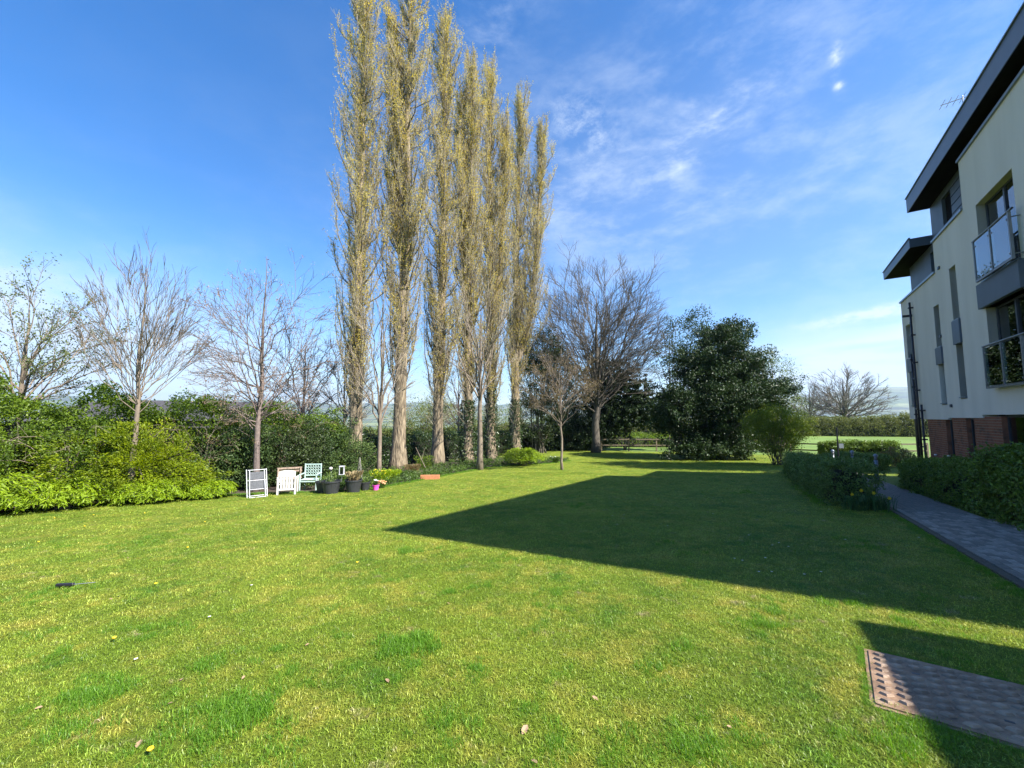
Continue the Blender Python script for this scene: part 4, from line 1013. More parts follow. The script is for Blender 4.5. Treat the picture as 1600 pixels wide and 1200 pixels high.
# left shrubbery
hedge('mixed_hedge', 'tall mixed hedge filling the left side behind the bright shrubs', [qt(-20.2, -2), qt(-20, 4), qt(-20, 9), qt(-20.5, 13)], [3.55, 3.45, 3.5, 3.1], 2.2, 66000, .11, 'mid', 82, clump_r=.36, per=60, rough=.24)
rs0 = np.random.RandomState(5)
def qb(q, t, z0, rx, ry, rz):
    x, y = qt(q, t); return (x, y, gzf(x, y) + z0, rx, ry, rz)
shrub('bright_shrub', 'large bright yellow green spreading shrub left of the folding chair', 'shrub', [qb(-17.2, 4.6, .9, 1.5, 1.3, 1.0), qb(-17.6, 3.3, 1.2, 1.4, 1.2, 1.1), qb(-17.0, 5.5, .55, 1.1, 1.0, .7), qb(-18, 4.5, 1.5, 1.3, 1.2, 1.1)], 22000, .08, 'bright', 83, per=46, clump_r=.24, inner=.78, droop=-.1, up=.8)
shrub('bright_shrub', 'mid green layered shrub behind the golden junipers on the left', 'shrub', [qb(-18.2, 1.9, 1.2, 1.4, 1.3, 1.1), qb(-18.4, .6, 1.4, 1.3, 1.2, 1.2), qb(-18.6, 2.9, 1.7, 1.2, 1.2, 1.0)], 17000, .08, 'mid', 84, per=44, clump_r=.26, inner=.78, up=.7)
shrub('bright_shrub', 'yellow green arching shrub at the far left edge of the hedge', 'shrub', [qb(-18.6, -.9, 1.2, 1.5, 1.4, 1.3), qb(-18.8, -2.2, 1.5, 1.4, 1.2, 1.3)], 14000, .08, 'bright', 85, per=44, clump_r=.26, inner=.78, up=.6)
def juniper(label, q, t, w_, h_, seed, n=11):
    """arching sprays that fan from the ground"""
    rs = np.random.RandomState(seed); x, y = qt(q, t); base = np.array([x, y, gzf(x, y)])
    t_ = empty('golden_juniper', tuple(base), 0, label, 'shrub', 'low golden junipers')
    P = []; D_ = []; sg = []
    for i in range(n * 16):
        th = rs.rand() * 2 * math.pi; out_ = np.array([math.cos(th), math.sin(th), 0]); L = w_ * rs.uniform(.45, 1.05); hh = h_ * rs.uniform(.5, 1.25)
        e = base + out_ * L + np.array([0, 0, hh * .55]); m_ = base + out_ * L * .45 + np.array([0, 0, hh * 1.35])
        pts = bez(base + rs.randn(3) * .1 * np.array([1, 1, 0]), m_, e, 14); sg += path_segs(pts[::2], .010, .003)
        for j in range(4, 14):
            d = pts[j] - pts[j - 1]; d /= np.linalg.norm(d); sd_ = np.cross(d, (0, 0, 1)); sd_ /= np.linalg.norm(sd_) + 1e-6
            for s_ in (-1, 1):
                for r_ in range(3):
                    dd = d * .8 + sd_ * s_ * rs.uniform(.3, .9) + np.array([0, 0, rs.uniform(-.25, .15)]); P.append(pts[j] + dd * .05 + rs.randn(3) * .02); D_.append(dd)
    P = np.array(P); P[:, 2] = np.maximum(P[:, 2], gz(P[:, 0], P[:, 1]) + .03)
    V, Fq = leaves(P, .15, rs, .6, .20, np.array(D_)); v = np.clip(rs.rand(len(P)) * .6 + .4 * np.clip((P[:, 2] - base[2]) / h_, 0, 1) * rs.rand(len(P)), 0, 1)
    o = mesh('foliage', localise(t_, V), Fq, M['juniper'], t_, attr=v); o['kind'] = 'stuff'
    V, Fq = tubes(sg, 4); mesh('stem', localise(t_, V), Fq, M['bark_dark'], t_)
juniper('low golden juniper with feathery sprays at the left edge of the lawn', -17.3, -.3, 1.35, .95, 91)
juniper('low golden juniper, second from the left along the lawn edge', -17.2, 1.25, 1.3, .95, 92)
juniper('low golden juniper beneath the bare many stemmed tree', -17.0, 2.6, 1.1, .75, 93)
juniper('low golden juniper fanning in front of the large bright shrub', -16.5, 4.4, 1.1, .62, 94)
juniper('small golden juniper spray next to the folding chair', -16.2, 5.8, .8, .5, 95)
jb = G(818, 727)
jq, jt = float(np.array([jb.x, jb.y]) @ NV), float(np.array([jb.x, jb.y]) @ AV)
def mound(label, q, t, w_, h_, seed): juniper(label, q, t, w_, h_, seed, 14)
mound('yellow green juniper mound on the bed left of the pole trunk tree', jq, jt, 1.65, 1.15, 96)
for (q_, t_0, rr, hz, n_, lab, m_, sd_) in (
    (-18.6, 7.6, 1.6, 1.6, 17000, 'dark conifer bush behind the white folding chair', 'yew', 101),
    (-18.6, 9.6, 1.7, 1.6, 18000, 'dark glossy evergreen bush behind the mint green chair', 'evergreen', 102),
    (-19.4, 12.0, 1.7, 1.7, 15000, 'dark layered conifer in front of the leftmost poplar trunk', 'yew', 103),
    (-20.4, 14.6, 1.3, 1.0, 9000, 'small conifer bush right of the leftmost poplar trunk', 'yew', 104)):
    shrub('conifer_shrub' if m_ == 'yew' else 'evergreen_shrub', lab, 'shrub', [qb(q_, t_0, hz * .8, rr, rr * .8, hz * .9), qb(q_ - .3, t_0 + .6, hz * 1.15, rr * .8, rr * .7, hz * .7), qb(q_ + .2, t_0 - .7, hz * .6, rr * .8, rr * .7, hz * .65)], n_, .10, m_, sd_, per=40, clump_r=.34, inner=.6, up=.9, lump=.28)
# bare arching shrub twigs in the left hedge
for i, (q_, t_0, lab) in enumerate(((-18.9, -.2, 'tangle of bare arching stems in the hedge at far left'), (-18.6, 3.0, 'tangle of pale bare stems beneath the bare many stemmed tree'), (-18.2, 6.2, 'tangle of bare budding stems left of the cherry trunk'), (-18.7, 9.4, 'tangle of budding stems above the mint green chair'))):
    rs = np.random.RandomState(200 + i); x, y = qt(q_, t_0); base = np.array([x, y, gzf(x, y)])
    t_ = empty('bare_shrub', tuple(base), 0, lab, 'shrub'); sg = []; e_ = []
    for k in range(16):
        th = rs.rand() * 6.28; L = rs.uniform(1.0, 2.6); o_ = np.array([math.cos(th) * L, math.sin(th) * L, 0]); z_ = rs.uniform(1.6, 3.1)
        pts = bez(base, base + o_ * .3 + [0, 0, z_ * 1.1], base + o_ + [0, 0, z_ * rs.uniform(.7, 1)], 9); pts[1:] += rs.randn(8, 3) * .05; sg += path_segs(pts, .014, .005)
        spray(pts, rs, 5, .7, .6, .005, sg, None, .3, .1, 2, e_)
    V, Fq = tubes(sg, 3); mesh('stem', localise(t_, V), Fq, M['bark_light'], t_)
    e_ = np.array(e_); V, Fq = leaves(e_[rs.randint(0, len(e_), 900)] + rs.randn(900, 3) * .03, .055, rs); o = mesh('leaves', localise(t_, V), Fq, M['bronze_leaf' if i > 1 else 'mid'], t_, attr=rs.rand(900)); o['kind'] = 'stuff'
# ivy on two trunks
for (u, v, h_, lab, sd_) in ((730, 722, 5.0, 'ivy climbing the foot of the forked poplar', 111), (767, 718, 6.5, 'dense ivy wrapped round the fifth poplar trunk', 112), (805, 712, 5.5, 'ivy around the rightmost poplar trunk', 113)):
    rs = np.random.RandomState(sd_); b = G(u, v); t_ = empty('ivy', tuple(b), 0, lab, 'ivy', 'ivy on the poplar trunks'); n = 4200
    zz = rs.rand(n) ** 1.2 * h_; th = rs.rand(n) * 6.28; rr = .50 - zz * .012 + np.abs(rs.randn(n)) * .16 * (1 - zz / h_ * .6); P = np.stack([rr * np.cos(th), rr * np.sin(th), zz], 1)
    keep = (np.sin(th * 2 + zz * .8) + rs.randn(n) * .5) > -.6; V, Fq = leaves(P[keep], .13, rs, .3, .8); o = mesh('foliage', V, Fq, M['ivy'], t_, attr=rs.rand(keep.sum())); o['kind'] = 'stuff'
    sg = [[.52 * math.cos(a), .52 * math.sin(a), 0, .46 * math.cos(a + .5), .46 * math.sin(a + .5), h_ * .9, .02, .01] for a in rs.rand(5) * 6.28]; V, Fq = tubes(sg, 4); mesh('stem', V, Fq, M['bark_dark'], t_)

# hedges by the path
hp = [qt(1.55, 12.9), qt(1.35, 15), qt(1.15, 18.5), qt(1.0, 22), qt(.9, 26)]
hedge('clipped_hedge', 'low clipped hedge along the lawn side of the paved path', hp, [1.12, 1.05, 1.0, 1.0, 1.05], 1.15, 46000, .060, 'laurel', 121, clump_r=.13, per=22, rough=.07)
hedge('clipped_hedge', 'tall leafy hedge between the paved path and the flats at the right edge', [qt(4.15, 7.6), qt(4.05, 10), qt(4.0, 12.5)], [1.55, 1.5, 1.35], 1.0, 30000, .068, 'laurel2', 122, clump_r=.15, per=22, rough=.10)
hedge('clipped_hedge', 'lower hedge between the path and the brick wall, beyond the taller one', [qt(3.95, 12.8), qt(3.95, 15.5), qt(3.9, 18.5)], [1.15, 1.0, .95], .95, 20000, .066, 'laurel2', 123, clump_r=.15, per=22, rough=.10)
hedge('clipped_hedge', 'flat topped sunlit hedge in front of the right fence', [gxy(1288, 29), gxy(1345, 28), gxy(1398, 27)], 1.5, 1.1, 18000, .10, 'laurel2', 124, clump_r=.22, per=20, rough=.05)
hedge('clipped_hedge', 'dark clipped hedge in the middle between the sunlit hedge and the path', [gxy(1300, 24), gxy(1345, 22), gxy(1375, 21)], .85, 1.1, 13000, .08, 'laurel', 125, clump_r=.2, per=20, rough=.07)
vb = ground_at(1406, 23.5)
shrub('variegated_shrub', 'red and cream variegated bush by the corner of the flats', 'shrub', [(vb.x, vb.y, vb.z + .55, .75, .7, .6)], 3500, .09, 'varie', 126, per=16, clump_r=.18)
# far hedges in the field
def fh(label, u0, u1, Y0, Y1, h, wd, n, seed, m='farleaf', sz=.32, cr=1.0): hedge('field_hedge', label, [gxy(u0, Y0), gxy((u0 + u1) / 2, (Y0 + Y1) / 2), gxy(u1, Y1)], h, wd, n, sz, m, seed, clump_r=cr, per=18, rough=.22, top_round=.5)
fh('long overgrown hedge across the far field at right', 1235, 1470, 84, 78, [3.4, 3.2, 4.4], 3.4, 26000, 131)
fh('tall rough hedge beyond the fence gap', 930, 1150, 80, 86, [3.0, 3.6, 3.0], 3, 12000, 132)
fh('low scrubby bank just beyond the fence gap', 900, 1235, 52, 50, [2.2, 1.3, 2.6], 1.8, 15000, 134, 'mid', .16, .5)
fh('low scrub line beyond the poplars', 420, 840, 60, 66, [2.4, 1.6, 2.6], 3, 16000, 133)
# low hipped roof behind the left hedge and the red brick outhouse
def house(name, label, cat, u, Y, w_, d_, ztop_eave, ztop, rz_, wallm):
    g = ground_at(u, Y); t_ = empty(name, (g.x, g.y, g.z), rz_, label, cat); ze = ztop_eave - g.z; zt = ztop - g.z
    box('wall', (-w_ / 2, w_ / 2, -d_ / 2, d_ / 2, -.5, ze), M[wallm], t_)
    o = .35; a, b = w_ / 2 + o, d_ / 2 + o
    V = [(-a, -b, ze), (a, -b, ze), (a, b, ze), (-a, b, ze), (-a + b, 0, zt), (a - b, 0, zt)]
    mesh('roof', np.array(V), [np.array([[0, 1, 5, 4], [2, 3, 4, 5], [0, 3, 2, 1]]), np.array([[1, 2, 5], [3, 0, 4]])], M['slate'], t_)
    return t_
z1 = PY(250, 628, 26).z
house('bungalow', 'long dark roof of a low building glimpsed over the left hedge', 'building', 285, 27, 14, 6, z1 - 1.2, z1 + .1, BZ + 1.2, 'slate')
z2 = PY(840, 676, 60).z
ob = house('brick_outhouse', 'small red brick outhouse glimpsed beneath the trees behind the pole trunk tree', 'building', 838, 57, 5, 3.6, z2, z2 + 1.3, 0, 'red_wall')

# ------------------------------------------------------------------ fences
def fence(label, pts, h=1.35, post=.12, spacing=2.8):
    p0 = pts[0]; t_ = empty('post_and_rail_fence', (p0[0], p0[1], gzf(*p0)), 0, label, 'fence')
    posts = []
    for a, b in zip(pts[:-1], pts[1:]):
        a = np.array(a); b = np.array(b); n_ = max(1, int(round(np.linalg.norm(b - a) / spacing)))
        for k in range(n_): posts.append(a + (b - a) * k / n_)
    posts.append(np.array(pts[-1]))
    pv_, pf_ = boxes([(-post / 2, post / 2, -post / 2, post / 2, -.3, h)]); me = None
    for k, p in enumerate(posts):
        o = mesh('post', pv_, pf_, M['timber'], t_) if me is None else link(bpy.data.objects.new('post', me), t_)
        me = o.data; o.location = (p[0] - p0[0], p[1] - p0[1], gzf(*p) - gzf(*p0))
        if k < len(posts) - 1:
            q = posts[k + 1]
            for zz in (h * .48, h * .92):
                A = np.array([p[0] - p0[0], p[1] - p0[1], gzf(*p) - gzf(*p0) + zz]); B = np.array([q[0] - p0[0], q[1] - p0[1], gzf(*q) - gzf(*p0) + zz])
                d = B - A; n_ = np.array([-d[1], d[0], 0]); n_ /= np.linalg.norm(n_); f_ = n_ * -(post / 2 + .002); tk = n_ * -.04; up_ = np.array([0, 0, .055])
                V = np.array([A + f_ - up_, B + f_ - up_, B + f_ + tk - up_, A + f_ + tk - up_, A + f_ + up_, B + f_ + up_, B + f_ + tk + up_, A + f_ + tk + up_]); mesh('rail', V, BOXF, M['timber'], t_)
    return t_
fence('weathered post and rail fence across the gap behind the lawn', [gxy(940, 44.5), gxy(1070, 43.5), gxy(1200, 41.5)], 1.42)
fence('post and rail fence behind the hedges beside the flats', [gxy(1236, 37), gxy(1290, 34.5), gxy(1370, 33.5), gxy(1450, 33)], 1.25, .13, 2.6)
g_ = ground_at(1284, 30)
gp = box('gate_post', (-.14, .14, -.14, .14, -.2, 1.45), M['timber'], None, .02); gp.location = g_; tag(gp, 'stout square timber gate post standing at the left end of the sunlit hedge', 'post')
# bollard lights, notice post, roses
def bollard(u, Y, h, lab):
    g = ground_at(u, Y); t_ = empty('bollard_light', tuple(g), 0, lab, 'bollard light', 'grey bollard lights by the path')
    V, Fs = tube_path([(0, 0, -.1), (0, 0, h * .8)], [.06, .06], 12); mesh('post', V, Fs, M['coping'], t_, smooth=True)
    V, Fs = tube_path([(0, 0, h * .8), (0, 0, h * .93)], [.05, .05], 12); mesh('lens', V, Fs, M['steel'], t_, smooth=True)
    V, Fq = lathe([(.0, h + .03), (.05, h + .01), (.075, h - .02), (.075, h * .93)], 12); mesh('cap', V, Fq, M['coping'], t_, smooth=True)
bollard(1303, 20.0, 1.15, 'grey bollard light furthest left, left of the notice post')
bollard(1334, 17.5, 1.15, 'grey bollard light in the middle, right of the notice post')
bollard(1371, 15.5, 1.05, 'grey bollard light nearest, half sunk in the path hedge')
g = ground_at(1312, 19.5); t_ = empty('notice_post', tuple(g), 0, 'thin dark post carrying a small blank plate among the hedges', 'sign post')
V, Fs = tube_path([(0, 0, -.1), (0, 0, PY(1312, 668, 19.5).z - g.z)], [.03, .03], 8); mesh('post', V, Fs, M['black_pipe'], t_)
box('plate', (.05, .27, -.02, .0, PY(1312, 697, 19.5).z - g.z - .1, PY(1312, 697, 19.5).z - g.z + .12), M['coping'], t_)

# ------------------------------------------------------------------ garden furniture
def face_cam(p): return math.atan2(-(-p.x), -p.y) 
def rod(segs, r, m, name, parent, sides=8):
    V, Fq = tubes([[*a, *b, r, r] for a, b in segs], sides); return mesh(name, V, Fq, M[m], parent, smooth=True)
def yaw_to_cam(p): return math.atan2(p.x, -p.y) + 0   # local -Y towards the camera
# folding chair, folded flat and leaning
p = G(402, 777)
t_ = empty('folding_chair', tuple(p), math.atan2(p.y, p.x) - math.pi / 2 + .1, 'white framed grey textile folding chair leaning folded by the shrubs', 'chair')
W_, Hc, ln = .29, .92, .26
def L3(x, s): return (x, s * ln, s * Hc)
rod([(L3(-W_, 0), L3(-W_ - .04, 1)), ((-W_ + .06, -.10, 0), L3(-W_ + .05, .95))], .014, 'white_metal', 'leg', t_); rod([(L3(W_, 0), L3(W_ - .04, 1)), ((W_ - .06, -.10, 0), L3(W_ - .10, .95))], .014, 'white_metal', 'leg', t_)
rod([((-W_, 0, .06), (W_, 0, .06)), (L3(-W_ + .03, .28), L3(W_ - .03, .28)), (L3(-W_, .60), L3(W_ - .02, .60)), (L3(-W_, .97), L3(W_ - .05, .97)), ((-W_ + .06, -.1, .02), (W_ - .06, -.1, .02))], .012, 'white_metal', 'frame', t_)
def slab(name, x0, x1, s0, s1, th, m, off=.0):
    V = np.array([(x0, s0 * ln + off, s0 * Hc), (x1, s0 * ln + off, s0 * Hc), (x1, s1 * ln + off, s1 * Hc), (x0, s1 * ln + off, s1 * Hc)] + [(x0, s0 * ln + off - th, s0 * Hc), (x1, s0 * ln + off - th, s0 * Hc), (x1, s1 * ln + off - th, s1 * Hc), (x0, s1 * ln + off - th, s1 * Hc)])
    return mesh(name, V, BOXF, M[m], t_)
slab('backrest', -W_ + .04, W_ - .07, .63, .90, .008, 'mesh_grey', .01); slab('seat', -W_ + .05, W_ - .05, .30, .58, .008, 'mesh_grey', .01)
# white plastic armchair seen from behind, tipped forward
p = G(447, 773)
t_ = empty('plastic_chair', tuple(p), math.atan2(p.y, p.x) - math.pi / 2 - .15, 'white plastic garden armchair tipped so its slatted back faces the lawn', 'chair')
n_ = 9
def cb(x0, x1, z0, z1, y0, y1, nm, m='white_plastic', bev=.008): return box(nm, (x0, x1, y0, y1, z0, z1), M[m], t_, bev)
for k in range(5): cb(-.20 + k * .084, -.20 + k * .084 + .066, .22, .62, -.02 + .004 * (k - 2) ** 2, .004 + .004 * (k - 2) ** 2, 'slat')
# curved top rail
xs = np.linspace(-.27, .27, 12); Vt = []
for x in xs:
    yy = .5 * x * x; zt = .86 - .9 * x * x * .8
    Vt += [(x, -.02 + yy, .62), (x, .015 + yy, .62), (x, .015 + yy, zt), (x, -.02 + yy, zt)]
Ft = [[i * 4 + a, i * 4 + (a + 1) % 4, (i + 1) * 4 + (a + 1) % 4, (i + 1) * 4 + a] for i in range(11) for a in range(4)] + [[0, 3, 2, 1], [44, 45, 46, 47]]
mesh('top_rail', np.array(Vt), np.array(Ft), M['white_plastic'], t_)
cb(-.27, .27, .15, .215, -.02, .012, 'bottom_rail')
for s in (-1, 1):
    cb(s * .275 - .03, s * .275 + .03, -.02, .62, -.03, .03, 'leg'); cb(s * .30 - .03, s * .30 + .03, .55, .60, .03, .48, 'armrest'); cb(s * .29 - .025, s * .29 + .025, -.02, .55, .42, .48, 'leg')
cb(-.25, .25, .34, .38, .02, .45, 'seat')
# mint green metal armchair
p = G(475, 768)
p = p + Vector((-.02, .5, 0)); p.z = gzf(p.x, p.y)
t_ = empty('metal_armchair', tuple(p), math.atan2(p.y, p.x) - math.pi / 2 - .35, 'mint green metal armchair with fretwork back and slatted seat', 'chair')
for s in (-1, 1):
    cb(s * .30 - .02, s * .30 + .02, 0, .62, -.27, -.23, 'leg', 'mint', .004); cb(s * .30 - .02, s * .30 + .02, 0, 1.0, .22, .26, 'leg', 'mint', .004); cb(s * .31 - .03, s * .31 + .03, .62, .65, -.28, .24, 'armrest', 'mint', .004)
    cb(s * .30 - .012, s * .30 + .012, .36, .40, -.23, .22, 'side_rail', 'mint', .004)
for k in range(6): cb(-.29, .29, .42, .44, -.25 + k * .08, -.25 + k * .08 + .06, 'slat', 'mint', .004)
cb(-.28, .28, .345, .385, -.262, -.242, 'front_rail', 'mint', .004)
cb(-.28, .28, .95, .99, .225, .255, 'top_rail', 'mint', .004); cb(-.28, .28, .52, .55, .225, .255, 'back_rail', 'mint', .004)
sg = []; rs = np.random.RandomState(7)
for i in range(6):
    for j in range(4):
        cx, cz = -.235 + i * .094, .60 + j * .10
        for a in range(6):
            a0, a1 = a * math.pi / 3, (a + 1) * math.pi / 3; sg.append(((cx + .047 * math.cos(a0), .24, cz + .05 * math.sin(a0)), (cx + .047 * math.cos(a1), .24, cz + .05 * math.sin(a1))))
rod(sg, .009, 'mint', 'fretwork', t_, 4)
# old timber bench behind the plastic chair
p = G(433, 768); p = p + Vector((0, .8, 0)); p.z = gzf(p.x, p.y)
t_ = empty('garden_bench', tuple(p), math.atan2(p.y, p.x) - math.pi / 2, 'weathered pinkish wooden bench half hidden behind the white plastic chair', 'bench')
for z_ in (.78, .66): cb(-.45, .45, z_, z_ + .07, .20, .23, 'slat', 'old_wood', .004)
for k in range(4): cb(-.45, .45, .42, .445, -.2 + k * .1, -.2 + k * .1 + .08, 'slat', 'old_wood', .004)
for s in (-1, 1):
    cb(s * .40 - .03, s * .40 + .03, 0, .85, .14, .20, 'leg', 'old_wood', .004); cb(s * .40 - .03, s * .40 + .03, 0, .41, -.20, -.14, 'leg', 'old_wood', .004)
# pots
def pot(u, v, r, h, lab, m='pot_black', cat='plant pot', plant=None, dy=0, tilt=0, group='pots along the bed edge', name='plant_pot'):
    p = G(u, v); p = p + Vector((0, dy, 0)); p.z = gzf(p.x, p.y)
    t_ = empty(name, tuple(p), 0, lab, cat, group); t_.rotation_euler = (tilt, 0, 0)
    V, Fq = lathe([(0, 0), (r * .72, 0), (r * .93, h * .88), (r, h * .88), (r, h), (r * .92, h), (r * .88, h * .8), (0, h * .8)], 24); mesh('pot_body', V, Fq, M[m], t_, smooth=False)
    V, Fq = lathe([(0, h * .84), (r * .89, h * .83)], 24); mesh('soil', V, Fq, M['soil'], t_)
    return t_, p
def pot_plant(label, p, h0, r, hh, n, size, m, seed, flowers=None, name='potted_plant', fn=8):
    rs = np.random.RandomState(seed); t_ = empty(name, (p.x, p.y, p.z + h0), 0, label, 'plant')
    th = rs.rand(n) * 6.28; rr = r * rs.rand(n) ** .5; z = rs.rand(n) * hh
    P = np.stack([rr * np.cos(th) * (.5 + z / hh * .6), rr * np.sin(th) * (.5 + z / hh * .6), z], 1); V, Fq = leaves(P, size, rs, .4, .4, np.stack([np.cos(th), np.sin(th), np.full(n, 1.5)], 1)); o = mesh('foliage', V, Fq, M[m], t_, attr=rs.rand(n)); o['kind'] = 'stuff'
    sg = [[*(rs.randn(3) * .3 * r * np.array([1, 1, 0])), *(np.array([rs.randn() * r * .5, rs.randn() * r * .5, hh * rs.uniform(.6, 1)])), .006, .003] for _ in range(10)]; V, Fq = tubes(sg, 4); mesh('stem', V, Fq, M['stem'], t_)
    if flowers:
        for k in range(fn):
            V, Fq = lathe([(0, 0), (.025, .0), (.038, .014), (.02, .03), (0, .03)], 7); o = mesh('flower', V, Fq, M[flowers], t_); o.location = (rs.uniform(-r, r) * .8, rs.uniform(-r, r) * .6, hh * rs.uniform(.7, 1.1))
    return t_
t_, p = pot(500, 771, .31, .42, 'black tub at the left end, partly behind its larger neighbour', dy=.3)
pot_plant('sparse seedlings growing in the left black tub', p, .34, .22, .25, 160, .07, 'mid', 301)
t_, p = pot(517, 771, .33, .46, 'large black tub, second from the left')
pot_plant('leggy dark plant growing in the large black tub', p, .36, .22, .4, 220, .07, 'laurel', 302)
t_, p = pot(552, 769, .31, .46, 'large black tub in the middle with trailing dry stalks')
pot_plant('dry straw coloured stalks spilling from the middle black tub', p, .38, .30, .35, 260, .16, 'dry', 303)
t_, p = pot(570, 766, .20, .32, 'small black pot right of the middle tub')
pot_plant('grey green tuft growing in the small black pot', p, .26, .20, .22, 240, .07, 'laurel', 304)
t_, p = pot(587, 766, .13, .20, 'small bright pink pot', 'pink')
pot_plant('pale narcissus flowers standing in the pink pot', p, .15, .11, .22, 120, .07, 'cover', 305, 'petal_w', fn=5)
p = G(596, 763); pot_plant('cluster of salmon orange flowers right of the pink pot', p, 0, .22, .26, 200, .07, 'cover', 306, 'orange', 'flower_cluster', 26)
t_, p = pot(612, 751, .26, .16, 'shallow stone bowl planter, left of a pair', 'stone'); pot_plant('dead stalks lying across the left stone bowl', p, .1, .3, .25, 120, .14, 'dry', 307)
t_, p = pot(626, 748, .24, .22, 'dark bowl planter, right of the stone bowl'); pot_plant('yellow green succulents growing in the dark bowl', p, .17, .2, .2, 180, .07, 'cover', 308)
p = G(672, 749); t_ = empty('terracotta_trough', tuple(p), math.atan2(AV[1], AV[0]) + 1.0, 'rectangular terracotta trough lying on the bed edge below the third poplar', 'planter')
t_.rotation_euler = (0, 0, .12); box('trough', [(-.47, .47, -.14, -.11, 0, .21), (-.47, .47, .11, .14, 0, .21), (-.47, -.44, -.11, .11, 0, .21), (.44, .47, -.11, .11, 0, .21), (-.44, .44, -.11, .11, 0, .03)], M['terracotta'], t_, .006); box('soil', (-.44, .44, -.11, .11, .03, .17), M['soil'], t_)
# wire obelisk, lantern, solar ball
p = G(549, 760); p = p + Vector((0, .8, 0)); p.z = gzf(p.x, p.y); t_ = empty('wire_obelisk', tuple(p), 0, 'pale twisted wire plant support behind the middle tub', 'plant support')
for s_ in range(5):
    pts = [(.16 * math.cos(k * .55 + s_ * 1.257) * (1.05 - (k / 14)) + .02, .16 * math.sin(k * .55 + s_ * 1.257) * (1.05 - k / 14), k * .085) for k in range(15)]; rod(list(zip(pts[:-1], pts[1:])), .010, 'stone', 'wire', t_, 5)
p = G(525, 764); p = p + Vector((0, .5, 0)); p.z = gzf(p.x, p.y); t_ = empty('garden_lantern', tuple(p), .2, 'small grey framed lantern on a stake behind the large tub', 'lantern')
rod([((0, 0, 0), (0, 0, .55))], .012, 'wire', 'stake', t_); box('frame', [(x0, x0 + .02, y0, y0 + .02, .55, .85) for x0 in (-.09, .07) for y0 in (-.09, .07)] + [(-.10, .10, -.10, .10, .85, .88), (-.10, .10, -.10, .10, .53, .55)], M['white_metal'], t_); box('glass', (-.07, .07, -.07, .07, .55, .85), M['pane'], t_)
p = G(512, 766); p = p + Vector((0, .2, 0)); p.z = gzf(p.x, p.y); t_ = empty('solar_light', tuple(p), 0, 'white ball garden light on a thin tilted stem above the tubs', 'garden light')
rod([((.18, 0, 0), (0, 0, .78))], .010, 'pot_black', 'stem', t_); V, Fq = lathe([(.0, .76), (.05, .77), (.07, .82), (.05, .87), (0, .88)], 12); mesh('globe', V, Fq, M['white_plastic'], t_, smooth=True)

# flower bed: soil strip and ground cover under the poplars
def strip(name, left, right, label, m, dz):
    V = [];
    for a, b in zip(left, right):
        for f in np.linspace(0, 1, 6):
            x, y = a[0] * (1 - f) + b[0] * f, a[1] * (1 - f) + b[1] * f; V.append((x, y, gzf(x, y) + dz))
    n_ = len(left); Fq = [[i * 6 + k, i * 6 + k + 1, (i + 1) * 6 + k + 1, (i + 1) * 6 + k] for i in range(n_ - 1) for k in range(5)]
    return tag(mesh(name, np.array(V), np.array(Fq), m), label, kind='structure')
edge_px = [(0, 805), (120, 795), (240, 786), (375, 775), (480, 772), (560, 769), (600, 763), (660, 752), (700, 744), (760, 733), (800, 730), (860, 726), (890, 722)]
ed = [G(u, v - 2) for u, v in edge_px]; ed = [(-20.5 + 3.0, -4) if False else qt(-17.2, -4)] + [(e.x, e.y) for e in ed]
edq = [(float(np.array(e) @ NV), float(np.array(e) @ AV)) for e in ed]
def resample(pts, n):
    pts = np.array(pts); s = np.concatenate([[0], np.cumsum(np.linalg.norm(np.diff(pts, axis=0), axis=1))]); u = np.linspace(0, s[-1], n); return np.stack([np.interp(u, s, pts[:, i]) for i in range(2)], 1)
edr = resample(edq, 60)
strip('flower_bed', [qt(q - 8.5, t) for q, t in edr], [qt(q, t) for q, t in edr], 'bed of bare soil under the shrubs and poplars', M['soil'], .012)
# leafy ground cover on the bed
rs = np.random.RandomState(9); ii = rs.randint(0, 59, 1500); f = rs.rand(1500); qq = edr[ii] * (1 - f)[:, None] + edr[ii + 1] * f[:, None]
off = rs.rand(1500) ** 1.6 * 5.5; sel = qq[:, 1] > 8.8; qq = qq[sel]; off = off[sel]
C = np.array([(*qt(q - o_, t), 0) for (q, t), o_ in zip(qq, off)]); C[:, 2] = gz(C[:, 0], C[:, 1]) + .08 + .18 * rs.rand(len(C))
P, k = clumps(C, .26 * rs.uniform(.5, 1.2, len(C)), 26, rs, .6); P[:, 2] = np.maximum(P[:, 2], gz(P[:, 0], P[:, 1]) + .02)
V, Fq = leaves(P, .095, rs, .6, .5); o = mesh('ground_cover', V, Fq, M['cover'], attr=rs.rand(len(C))[k] * .6 + rs.rand(len(P)) * .4); tag(o, 'leafy green ground cover over the bed below the poplars', kind='stuff')
for i, (u, v, h_, w__, lab, m_) in enumerate(((606, 755, .55, .45, 'yellow green grassy clump behind the stone bowls', 'juniper'), (588, 758, .6, .5, 'golden leafy clump behind the pink pot', 'juniper'), (640, 742, .55, .5, 'brownish heather clump at the foot of the thick poplar', 'bronze_leaf'), (868, 724, .45, .45, 'white flowering daffodil clump between the juniper mound and the pole trunk', 'cover'), (660, 735, .9, .7, 'loose green bush leaning between the second and third poplars', 'mid'), (535, 762, .45, .5, 'fresh green leaf clump between the black tubs', 'cover'))):
    b = G(u, v); b = b + Vector((0, .6, 0)); b.z = gzf(b.x, b.y); pot_plant(lab, b, 0, w__, h_, 900, .11, m_, 320 + i, 'petal_w' if i == 3 else ('yellow' if i in (1,) else None), 'leafy_clump', 10)
